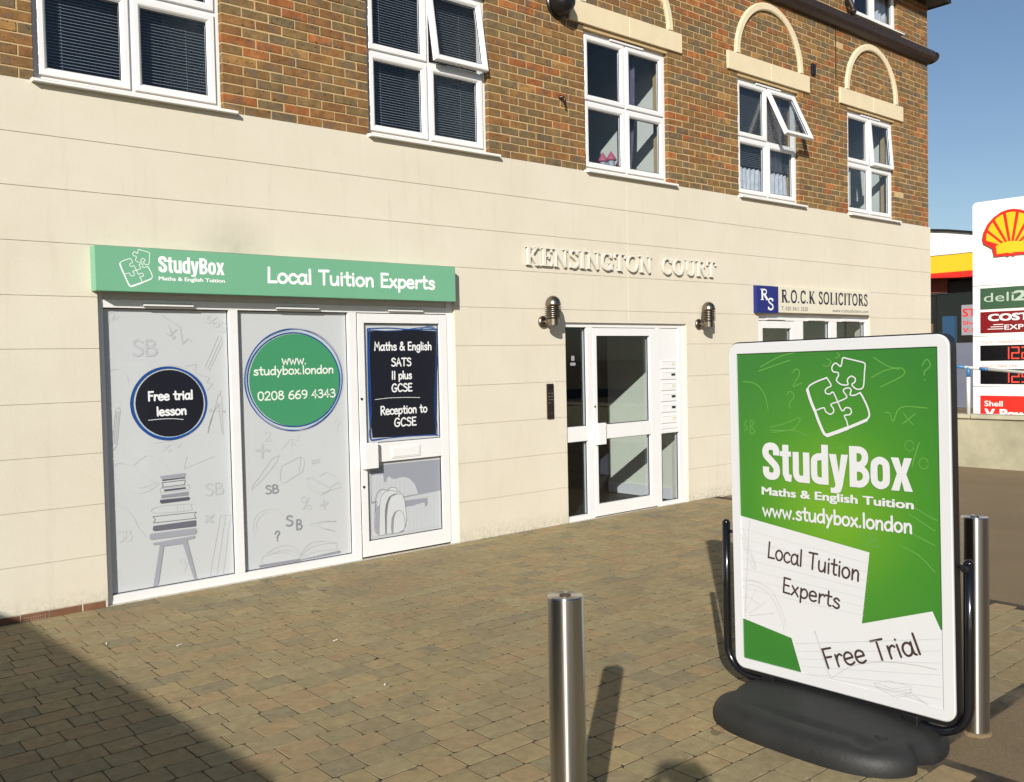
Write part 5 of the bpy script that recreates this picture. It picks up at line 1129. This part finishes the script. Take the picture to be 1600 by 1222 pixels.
pr = BPrint(BM); s1 = math.atan2(.663 - .707, 4.696 - 4.239); a = un(4.225, .712); hand_text(pr, 'Local Tuition', a[0], a[0] + .475, a[1], .076, .0088, slope=s1 + .006, base=.0024); pr.build('note_lettering', 'ink_brown', bd); pr = BPrint(BM)
a = un(4.305, .560); hand_text(pr, 'Experts', a[0], a[0] + .30, a[1], .072, .0088, slope=s1 + .0, base=.0024); pr.build('note_lettering', 'ink_brown', bd); pr = BPrint(BM); s2 = math.atan2(.42 - .245, 4.995 - 4.546)
a = un(4.535, .252); hand_text(pr, 'Free Trial', a[0], a[0] + .475, a[1], .086, .0098, slope=s2 - .02, base=.0056); pr.build('note_lettering', 'ink_brown', bd)
# black tube frame, pivots and moulded base
TX = 3.808; ya, yb2, zb2, rr = -3.958, -5.146, .098, .13
path = [(TX, ya, .838), (TX, ya, .5)]
for k in range(9): a = R(90 * k / 8); path.append((TX, ya - rr + rr * math.cos(a), zb2 + rr - rr * math.sin(a)))
for k in range(9): a = R(90 * k / 8); path.append((TX, yb2 + rr - rr * math.sin(a), zb2 + rr - rr * math.cos(a)))
path += [(TX, yb2, .5), (TX, yb2, .812)]
mb = MB().tube(path, .0205, 14)
for (yy, zz) in ((ya, .838), (yb2, .812)): mb.lathe([(.0205, 0), (.019, .010), (.012, .018), (0, .021)], (TX, yy, zz), 14)
mb.build('tube_frame', 'black_tube', bd, smooth=True)
for (y0, y1, zz, s_) in ((-3.975, -4.03, .80, 1), (-5.102, -5.135, .80, -1)):
    MB().tube([(TX, y0, zz), (TX, y1, zz)], .008, 10).build('pivot', 'black_plastic', bd, smooth=True)
MB().tube([(TX - .025, -5.146, .80), (TX - .045, -5.146, .80)], .016, 10).build('knob', 'black_plastic', bd, bev=.004)
def base_mesh():
    mb = MB(); N = 120; K = 22; cx, cy, hx, hy = 3.68, -4.575, .345, .49
    prof = [(1.0, 0.0), (1.004, .018), (1.0, .040), (.985, .060), (.955, .078), (.91, .092), (.85, .102)]
    rings = prof + [(.85 * (1 - k / (K - 7)) + .004, .102 + .012 * math.sin(1.5 * k / (K - 7))) for k in range(1, K - 6)]
    for (f, zz) in rings:
        for k in range(N):
            t = 2 * math.pi * k / N; c_, s_ = math.cos(t), math.sin(t); e = .66
            x = cx + hx * f * math.copysign(abs(c_) ** e, c_); y = cy + hy * f * math.copysign(abs(s_) ** e, s_); z = zz
            if zz > .05:
                u = (y - cy) / hy
                z += .020 * math.exp(-((x - 3.80) / .10) ** 2) * math.exp(-(u / .8) ** 4)              # spine carrying the tube
                z -= .016 * math.exp(-((x - 3.475 - .05 * u * u) / .020) ** 2) * math.exp(-((u + .05) / .5) ** 4)  # crease along the near shoulder
                z -= .020 * math.exp(-((x - 3.46) / .035) ** 2 - ((u + .62) / .10) ** 2)                 # hand hold
            for uy in (-1.0, 1.0):                                                                       # bites in the ends
                dd = math.exp(-((x - 3.62) / .045) ** 2 - ((y - cy - uy * hy) / .07) ** 2); y -= uy * .05 * dd
            mb.v.append((x, y, max(z, 0.001)))
    for j in range(len(rings) - 1):
        for k in range(N): k2 = (k + 1) % N; mb.f.append((j * N + k, j * N + k2, (j + 1) * N + k2, (j + 1) * N + k)); mb.mi.append(0)
    mb.f.append(tuple((len(rings) - 1) * N + k for k in range(N))); mb.mi.append(0)
    return mb
base_mesh().build('base', 'rubber', bd, smooth=True)
MB().lathe([(.026, 0), (.026, .010), (.020, .013), (0, .013)], (3.56, -4.90, .098), 16).build('filler_cap', 'rubber', bd)
for yy in (-4.22, -4.92): MB().box(3.76, 3.87, yy - .035, yy + .035, .10, .148).build('clamp', 'black_plastic', bd, bev=.006)

# ================================================================== BOLLARDS
def bollard(x, y, label):
    t = empty('bollard', (x, y, 0)); tag(t, label, 'bollard', 'brushed steel bollards')
    MB().lathe([(.057, 0), (.057, .944), (.0545, .948), (.0, .948)], (x, y, 0), 48).build('post', 'steel', t, auto=30)
    MB().lathe([(.018, 0), (.018, .0016), (0, .0016)], (x, y, .948), 16).build('cap_bolt', 'bronze', t)
    MB().lathe([(.070, -.02), (.068, .001), (.062, .0025), (.0575, .003)], (x, y, 0), 20).build('footing', 'asphalt', t)
    return t
bollard(1.962, -4.722, 'brushed steel bollard standing alone in the middle foreground')
bollard(4.166, -5.018, 'brushed steel bollard half hidden behind the green pavement sign')

# ================================================================== PETROL STATION BEYOND THE BUILDING
lw = empty('low_wall', (13.8, -4, 0)); tag(lw, 'low stained rendered wall with stone coping at the yard edge', 'wall')
MB().box(13.70, 13.90, -9.0, -.02, -.03, .690).build('wall_body', 'low_wall_render', lw)
yy = -.02; k = 0
while yy > -8.9: MB().box(13.66, 13.94, yy - .895, yy - .004, .694, .752).build('coping_stone', 'coping', lw, bev=.008); yy -= .9
rl = empty('barrier_rail', (13.8, -3, .75)); tag(rl, 'white and blue painted tube rail on top of the low wall', 'railing')
MB().tube([(13.80, -.60, 1.452), (13.80, -1.05, 1.405), (13.80, -1.12, 1.400)], .022, 10).build('rail', 'rail_white', rl, smooth=True)
MB().tube([(13.80, -.55, 1.457), (13.80, -.79, 1.432)], .0235, 10).build('blue_band', 'rail_blue', rl, smooth=True); MB().tube([(13.80, -1.00, 1.411), (13.80, -1.12, 1.400)], .0235, 10).build('blue_band', 'rail_blue', rl, smooth=True)
MB().tube([(13.80, -1.12, 1.400), (13.80, -3.2, 1.20)], .022, 10).build('rail', 'rail_white', rl, smooth=True)
for yp, zt in ((-.84, 1.43), (-3.1, 1.21)):
    MB().tube([(13.80, yp, .752), (13.80, yp, zt)], .026, 10).build('post', 'rail_white', rl, smooth=True); MB().tube([(13.80, yp, zt - .14), (13.80, yp, zt)], .0275, 10).build('blue_band', 'rail_blue', rl, smooth=True)
# price totem, face square to the shop wall
tt = empty('price_totem', (16.2, -.75, 0)); tag(tt, 'tall white fuel price totem with red and yellow shell emblem', 'price sign'); TX0 = 16.0
def tmap(u, v, off): return (TX0 - off, -u, v)
TU0, TU1 = -.025, 1.50
for (z0, z1) in ((0.0, 1.066), (1.070, 1.903), (1.907, 2.743), (2.747, 4.124)):
    p = [(TU0, z0), (TU1, z0), (TU1, z1), (TU0, z1)] if z1 < 4 else [(TU0, z0), (TU1, z0), (TU1, z1 - .05), (TU1 - .015, z1 - .015), (TU1 - .05, z1), (TU0 + .05, z1), (TU0 + .015, z1 - .015), (TU0, z1 - .05)]
    MB().prism(p, lambda a, b: (TX0, -a, b), lambda a, b: (TX0 + .42, -a, b)).build('panel', 'totem_white', tt, bev=.006)
def tpanel(u0, u1, z0, z1, m, nm): MB().box(TX0 - .006, TX0 - .0005, -u1, -u0, z0, z1).build(nm, m, tt)
tpanel(.092, 1.38, 2.349, 2.699, 'deli_green', 'shop_panel'); tpanel(.092, 1.38, 1.955, 2.306, 'costa_red', 'coffee_panel'); tpanel(.090, 1.38, 1.496, 1.752, 'led_black', 'price_display'); tpanel(.090, 1.38, 1.111, 1.357, 'led_black', 'price_display'); tpanel(.088, 1.38, .45, .919, 'shell_red', 'fuel_panel')
def tprint(): return Print(lambda u, v, off: (TX0 - .0062 - off, -u, v))
pr = tprint(); font_text(pr, 'deli', .15, .62, 2.47, .155); pr.build('lettering', 'deli_text', tt); pr = tprint(); font_text(pr, '2go', .63, 1.20, 2.47, .165, .035); pr.build('lettering', 'deli_text', tt)
pr = tprint(); font_text(pr, 'COSTA', .225, 1.02, 2.155, .115, .045); pr.build('lettering', 'totem_white', tt); pr = tprint()
for k in range(3):
    pr = tprint(); pr.rect(.30 - .045 * k, .455, 2.085 - k * .036, 2.097 - k * .036); pr.build('stripe', 'totem_white', tt)
pr = tprint()
font_text(pr, 'EXPRESS', .475, 1.12, 2.003, .085, .015); pr.build('lettering', 'totem_white', tt)
pr = Print(tmap); font_text(pr, 'Regular', .112, .31, 1.785, .052); pr.build('grade_lettering', 'price_text', tt); pr = Print(tmap); font_text(pr, 'Regular', .112, .31, 1.388, .052); pr.build('grade_lettering', 'price_text', tt)
pr = Print(tmap); font_text(pr, 'Unleaded Litre', .350, .745, 1.785, .060, .012); pr.build('grade_lettering', 'price_text', tt); pr = Print(tmap); font_text(pr, 'Diesel Litre', .350, .66, 1.388, .058, .012); pr.build('grade_lettering', 'price_text', tt)
SEG = {'1': 'bc', '2': 'abged', '5': 'afgcd', '9': 'abcdfg', '3': 'abgcd'}
def seg7(pr, ch, u, v, w, h):
    t = .026; P_ = {'a': (u, u + w, v + h - t, v + h), 'g': (u, u + w, v + h / 2 - t / 2, v + h / 2 + t / 2), 'd': (u, u + w, v, v + t), 'f': (u, u + t, v + h / 2, v + h), 'b': (u + w - t, u + w, v + h / 2, v + h), 'e': (u, u + t, v, v + h / 2), 'c': (u + w - t, u + w, v, v + h / 2)}
    for s_ in SEG[ch]: q = P_[s_]; pr.rect(q[0] + .003, q[1] - .003, q[2] + .003, q[3] - .003)
for (txt_, v) in (('1229', 1.518), ('1259', 1.133)):
    pr = tprint(); u = .42
    for i, ch in enumerate(txt_): seg7(pr, ch, u, v, .13, .205); u += .155 + (.03 if i == 2 else 0)
    pr.build('price_digits', 'led_red', tt)
pr = tprint(); font_text(pr, 'Shell', .155, .44, .745, .092, .02); pr.build('lettering', 'totem_white', tt); pr = tprint(); font_text(pr, 'V-Power', .165, 1.02, .560, .145, .045); pr.build('lettering', 'totem_white', tt)
half = [(0, .02), (.05, .0), (.08, .02), (.26, .015), (.285, .155), (.425, .245), (.445, .33), (.425, .44), (.365, .56), (.27, .66), (.15, .735), (.05, .76), (0, .762)]
shape = [(a, b) for a, b in half] + [(-a, b) for a, b in half[-2:0:-1]]
cu, cv = .585, 3.185
MB().prism(shape, lambda a, b: (TX0 - .03, -(cu + a), cv + b), lambda a, b: (TX0 - .0005, -(cu + a), cv + b)).build('emblem', 'shell_red', tt)
pr = Print(lambda u, v, off: (TX0 - .0302 - off, -u, v)); ox, oy = 0, .12
for k in range(7):
    a0, a1 = R(22 + k * 19.4 + 2.4), R(22 + (k + 1) * 19.4 - 2.4); 
    def rad(a): 
        return .37 + .225 * math.sin(a) ** 1.6
    pts = [(.115 * math.cos((a0 + a1) / 2), .10 * math.sin((a0 + a1) / 2))] + [(rad(a0 + (a1 - a0) * j / 4) * math.cos(a0 + (a1 - a0) * j / 4), rad(a0 + (a1 - a0) * j / 4) * math.sin(a0 + (a1 - a0) * j / 4)) for j in range(5)]
    pr.fill([(cu + a, cv + oy + b) for a, b in pts])
pr.fill([(cu - .215, cv + .055), (cu - .06, cv + .065), (cu, cv + .05), (cu + .06, cv + .065), (cu + .215, cv + .055), (cu + .235, cv + .19), (cu + .12, cv + .235), (cu, cv + .25), (cu - .12, cv + .235), (cu - .235, cv + .19)])
pr.build('emblem_rays', 'shell_yellow', tt)
# station shop
ss = empty('station_shop', (28, 2, 0)); tag(ss, 'petrol station shop with curved white roof, yellow and red fascia', 'building'); SX = 27.0
MB().box(SX - .02, SX + .5, -9, 9.0, 3.935, 4.440).build('yellow_fascia', 'shell_yellow', ss)
MB().box(SX - .05, SX + .5, -9, 9.0, 4.443, 4.72).build('white_fascia', 'totem_white', ss)
MB().prism([(8.2, 3.93), (5.15, 3.765), (-9, 3.70), (-9, 3.932), (8.2, 3.932)], lambda a, b: (SX - .03, a, b), lambda a, b: (SX + .5, a, b)).build('red_fascia', 'shell_red', ss)
arc = [(y_, 5.20 - .0245 * (y_ - 6.2) ** 2 * (1.0 if y_ < 6.2 else .6)) for y_ in [9 - .6 * i for i in range(19)]]
arc = [(y_, max(z_, 4.75)) for y_, z_ in [(a, 5.185 - .155 * max(0, 6.0 - a) ** 1.25 if a < 6 else 5.185) for a, _ in arc]]
MB().prism([(9, 4.725)] + arc + [(arc[-1][0], 4.725)], lambda a, b: (SX + .02, a, b), lambda a, b: (SX + 6, a, b)).build('curved_roof', 'totem_white', ss)
MB().prism([(a, b + .002) for a, b in arc] + [(a, b + .06) for a, b in arc[::-1]], lambda a, b: (SX - .06, a, b), lambda a, b: (SX + 6.1, a, b)).build('roof_trim', 'eaves_dark', ss)
MB().box(SX + .6, SX + .9, 5.72, 9.0, 3.40, 3.93).build('brick_pier', 'brick_red', ss)
MB().box(SX + .61, SX + .88, 7.6, 9.0, 0, 3.35).build('brick_pier', 'brick_red', ss)
for i in range(11):
    y1 = 7.58 - i * 1.5
    MB().box(SX + .70, SX + .712, y1 - 1.44, y1, .02, 3.34).build('shop_pane', 'station_glass', ss); MB().box(SX + .68, SX + .74, y1 - 1.50, y1 - 1.44, .02, 3.34).build('mullion', 'eaves_dark', ss)
MB().box(SX + .66, SX + .9, -9, 5.715, 3.345, 3.70).build('head_panel', 'dark_interior', ss)
MB().box(SX + .9, SX + 6, -9, 9, 3.70, 3.93).build('ceiling', 'dark_interior', ss); MB().box(SX + 5.9, SX + 6, -9, 9, 0, 3.69).build('back_wall', 'dark_interior', ss)
for (yp, zz, ww, hh, m) in ((6.9, 0, .9, 1.4, 'brick_red'), (5.6, 0, 1.0, 1.9, 'toy_grey'), (4.2, 0, .9, 1.6, 'rail_blue'), (6.4, 1.42, .5, .5, 'shell_yellow'), (7.5, 2.0, .75, 1.25, 'poster_white'), (6.7, 1.6, .5, .9, 'reflection_tan'), (5.95, 1.2, .35, 1.5, 'rail_blue')): MB().box(SX + .80, SX + .98, yp - ww, yp, zz, zz + hh).build('display_reflection', m, ss)  # the white and tan boxes stand in for reflections in the shop glass
pp = empty('window_poster', (SX + .69, 4.6, 2.1)); tag(pp, 'white poster with red lettering in the station shop window', 'poster')
MB().box(SX + .69, SX + .698, 4.15, 5.34, 2.12, 3.00).build('sheet', 'poster_white', pp)
pr = Print(lambda u, v, off: (SX + .69 - off, -u, v)); font_text(pr, 'START', -5.30, -4.25, 2.66, .24, .03); pr.build('lettering', 'shell_red', pp)
pr = Print(lambda u, v, off: (SX + .69 - off, -u, v)); font_text(pr, 'Shell', -5.30, -4.85, 2.42, .12, .02); pr.build('lettering', 'shell_red', pp)
pr = Print(lambda u, v, off: (SX + .69 - off, -u, v)); font_text(pr, 'V-Power', -5.30, -4.35, 2.19, .15, .02); pr.build('lettering', 'shell_red', pp)

# ================================================================== BEHIND THE CAMERA: what throws the shadows in the picture
vn = empty('parked_van', (-2.95, -3.9, 0)); tag(vn, 'dark grey panel van parked beside the camera, casting the left shadow', 'van')
def vloc(p): c, s_ = math.cos(R(2.9)), math.sin(R(2.9)); dx, dy = p.x, p.y; return Vector((-2.905 + dx * c - dy * s_, -3.93 + dx * s_ + dy * c, p.z))
side = [(-2.52, .32), (-2.54, .9), (-2.52, 1.75), (-2.47, 1.96), (-2.40, 2.03), (1.25, 2.03), (1.45, 1.93), (1.95, 1.22), (2.45, 1.02), (2.62, .85), (2.64, .34)]
mb = MB(); n = len(side)
for (xx, sc) in ((-.97, 0), (-.93, .0), (.93, 0), (.97, 0)): pass
secs = [(-.97, 1.0), (-.955, 1.0), (-.86, 1.018), (.86, 1.018), (.955, 1.0), (.97, 1.0)]
for (xx, k) in secs:
    for (a, b) in side:
        inset = .10 * max(0, (b - 1.0)) if abs(xx) > .9 else 0
        mb.v.append((math.copysign(abs(xx) - inset, xx), a, b * (k if b > 1.5 else 1)))
for j in range(len(secs) - 1):
    for i in range(n): i2 = (i + 1) % n; mb.f.append((j * n + i, j * n + i2, (j + 1) * n + i2, (j + 1) * n + i)); mb.mi.append(0)
mb.f += [tuple(range(n - 1, -1, -1)), tuple((len(secs) - 1) * n + i for i in range(n))]; mb.mi += [0, 0]
mb.xf(vloc).build('body', 'van_paint', vn)
for s_ in (-1, 1):
    mb = MB().prism([(.55, 1.18), (1.78, 1.18), (1.22, 1.80), (.55, 1.84)], lambda a, b: (s_ * (.985 - .10 * (b - 1)), a, b), lambda a, b: (s_ * (.955 - .10 * (b - 1)), a, b)); mb.xf(vloc).build('side_window', 'van_glass', vn)
    MB().box(s_ * .70 - .15, s_ * .70 + .15, 2.60, 2.66, .72, .92).xf(vloc).build('headlight', 'lamp_glass', vn); MB().box(s_ * .88 - .05, s_ * .88 + .05, -2.57, -2.51, .8, 1.25).xf(vloc).build('tail_light', 'lens_red', vn)
    for yy in (-1.35, 1.72):
        w_ = MB().lathe([(.20, -.11), (.30, -.11), (.335, -.09), (.335, .09), (.30, .11), (.20, .11), (.20, -.11)], (s_ * .86, yy, .335), 28, 'x').xf(vloc).build('wheel', 'tyre', vn, auto=40)
        MB().lathe([(0, .07), (.08, .075), (.19, .05), (.205, .09), (.205, -.09), (0, -.09)] if s_ > 0 else [(0, -.07), (.08, -.075), (.19, -.05), (.205, -.09), (.205, .09), (0, .09)], (s_ * .86, yy, .335), 24, 'x').xf(vloc).build('rim', 'steel', w_, auto=40)
mb = MB().add([(-.80, 2.0, 1.235), (.80, 2.0, 1.235), (.72, 1.50, 1.90), (-.72, 1.50, 1.90), (-.80, 1.96, 1.215), (.80, 1.96, 1.215), (.72, 1.46, 1.88), (-.72, 1.46, 1.88)], [(0, 1, 2, 3), (4, 7, 6, 5), (0, 4, 5, 1), (1, 5, 6, 2), (2, 6, 7, 3), (3, 7, 4, 0)]); mb.xf(vloc).build('windscreen', 'van_glass', vn)
MB().box(-.92, .92, 2.60, 2.70, .32, .62).xf(vloc).build('bumper', 'black_plastic', vn, bev=.03); MB().box(-.92, .92, -2.62, -2.52, .32, .60).xf(vloc).build('bumper', 'black_plastic', vn, bev=.03)

# photographer, standing behind the camera; the head and raised arms throw the shadow at the bottom edge
def skin_mesh(name, verts, edges, radii, mat, parent, root=0, sub=2):
    me = bpy.data.meshes.new(name); org = ORI[parent.name]; me.from_pydata([tuple(Vector(v) - org) for v in verts], edges, [])
    o = bpy.data.objects.new(name, me); put(o, parent); me.materials.append(MATS[mat])
    m = o.modifiers.new('skin', 'SKIN')
    if not me.skin_vertices: me.attributes
    bm = bmesh.new(); bm.from_mesh(me); ly = bm.verts.layers.skin.verify(); bm.verts.ensure_lookup_table()
    for i, v in enumerate(bm.verts): v[ly].radius = (radii[i], radii[i]) if not isinstance(radii[i], tuple) else radii[i]; v[ly].use_root = (i == root)
    bm.to_mesh(me); bm.free(); m.use_smooth_shade = True
    s_ = o.modifiers.new('sub', 'SUBSURF'); s_.levels = sub; s_.render_levels = sub
    return o
pe = empty('person', (-.257, -7.065, 0)); tag(pe, 'person in dark coat and jeans standing with both arms raised to hold a phone', 'person')
FX = Vector((.649, .761, 0)); RX = Vector((.761, -.649, 0)); B0 = Vector((-.257, -7.065, 0))
def bp(r, f, z): return B0 + RX * r + FX * f + Vector((0, 0, z * 1.025))
V = [bp(0, 0, .98), bp(0, 0, 1.12), bp(0, 0, 1.30), bp(0, 0, 1.44), bp(0, .01, 1.52), bp(0, .03, 1.60), bp(0, .035, 1.70),
     bp(.10, 0, .93), bp(.115, .01, .52), bp(.12, 0, .10), bp(.125, .13, .045), bp(-.10, 0, .93), bp(-.115, .01, .52), bp(-.12, 0, .10), bp(-.125, .13, .045),
     bp(.19, 0, 1.43), bp(.25, .20, 1.28), bp(.125, .33, 1.56), bp(.105, .355, 1.615), bp(-.19, 0, 1.43), bp(-.25, .20, 1.28), bp(-.095, .33, 1.56), bp(-.075, .355, 1.615)]
Ed = [(0, 1), (1, 2), (2, 3), (3, 4), (4, 5), (5, 6), (0, 7), (7, 8), (8, 9), (9, 10), (0, 11), (11, 12), (12, 13), (13, 14), (3, 15), (15, 16), (16, 17), (17, 18), (3, 19), (19, 20), (20, 21), (21, 22)]
Rd = [(.15, .11), (.145, .105), (.165, .115), (.13, .09), .055, .085, .088, .088, .058, .042, .04, .088, .058, .042, .04, .062, .048, .032, .036, .062, .048, .032, .036]
skin_mesh('body', V, Ed, Rd, 'coat_cloth', pe)
mb = MB().lathe([(0, -.115), (.05, -.105), (.072, -.06), (.082, 0), (.085, .05), (.07, .10), (.035, .13), (0, .137)], tuple(bp(0, .04, 1.665)), 18); mb.build('head', 'skin', pe, smooth=True)
mb = MB().lathe([(.090, -.05), (.094, .0), (.092, .05), (.077, .105), (.04, .138), (0, .146)], tuple(bp(0, .022, 1.668)), 18); mb.build('hair', 'hair', pe, smooth=True)
for s_ in (-1, 1):
    h0 = .017 + s_ * .088
    for k in range(4):
        skin_mesh('finger', [bp(h0, .362, 1.60 + .010 * k), bp(h0 - s_ * .004, .392, 1.605 + .012 * k), bp(h0 - s_ * .020, .388, 1.608 + .013 * k)], [(0, 1), (1, 2)], [.010, .009, .008], 'skin', pe, sub=1)
    skin_mesh('thumb', [bp(h0, .345, 1.60), bp(h0 - s_ * .018, .338, 1.625), bp(h0 - s_ * .032, .345, 1.640)], [(0, 1), (1, 2)], [.012, .010, .009], 'skin', pe, sub=1)
ph = empty('phone', tuple(cam_loc - fwd * .02)); tag(ph, 'black phone held level in both hands of the photographer', 'phone')
pc = cam_loc - fwd * .02
mb = MB().box(-.072, .072, -.0035, .0035, -.036, .036); mb.xf(lambda p: pc + right * p.x + fwd * p.y + up * p.z); mb.build('case', 'black_plastic', ph, bev=.002)
mb = MB().box(-.066, .066, -.0042, -.0036, -.032, .032); mb.xf(lambda p: pc + right * p.x + fwd * p.y + up * p.z); mb.build('screen', 'van_glass', ph)

# terrace across the road, well behind the camera: it is what the glass and the steel reflect
def house(x0, i):
    h = empty('terraced_house', (x0 + 3, -29, 0)); tag(h, ['brown terraced house across the road, first of the row', 'brown terraced house across the road, second of the row', 'brown terraced house across the road, third of the row', 'brown terraced house across the road, fourth of the row'][i], 'house', 'houses across the road')
    hs = [(x0 + .7, x0 + 2.2, .9, 2.3), (x0 + 3.6, x0 + 4.6, 0, 2.1), (x0 + .7, x0 + 2.0, 3.6, 4.9), (x0 + 3.5, x0 + 4.8, 3.6, 4.9)]
    mb = MB(); slab(mb, (x0, x0 + 5.9, 0, 5.6), hs, -29.2, -29.0); mb.box(x0, x0 + 5.9, -37, -36.8, 0, 5.6); mb.box(x0, x0 + .2, -36.8, -29.2, 0, 5.6); mb.box(x0 + 5.7, x0 + 5.9, -36.8, -29.2, 0, 5.6); mb.build('wall', 'far_wall', h)
    MB().prism([(-28.7, 5.55), (-33, 8.0), (-37.3, 5.55)], lambda a, b: (x0, a, b), lambda a, b: (x0 + 5.9, a, b)).build('roof', 'roof_tile', h)
    for (a, b, c, d) in hs:
        w_ = MB().ring(a, b, c, d, [(0, -29.05), (0, -29.12), (.07, -29.12), (.07, -29.05)]).build('window' if c > 0 else 'door', 'white_frame', h); MB().box(a + .06, b - .06, -29.1, -29.08, c + .06, d - .06).build('pane', 'far_glass', w_)
for i in range(4): house(3 + i * 6.0, i)

# small litter on the paving
LAB = ['longest white cigarette end, on paving near the edge of the dark shadow', 'short white cigarette end nearest the shop window frame', 'white cigarette end on paving in front of the shop door', 'tiny white cigarette end nearest the lone steel bollard']
for i_, (x, y, a, L, m) in enumerate(((2.02, -1.28, .4, .035, 0), (1.72, -.93, 1.2, .02, 0), (2.75, -1.86, .2, .03, 0), (2.56, -2.72, .6, .018, 0))):
    o = MB().tube([(x, y, .008), (x + L * math.cos(a), y + L * math.sin(a), .008)], .0042, 8).build('cigarette_end', 'litter', origin=(x, y, 0))
    tag(o, LAB[i_], 'litter', 'cigarette ends on the paving')
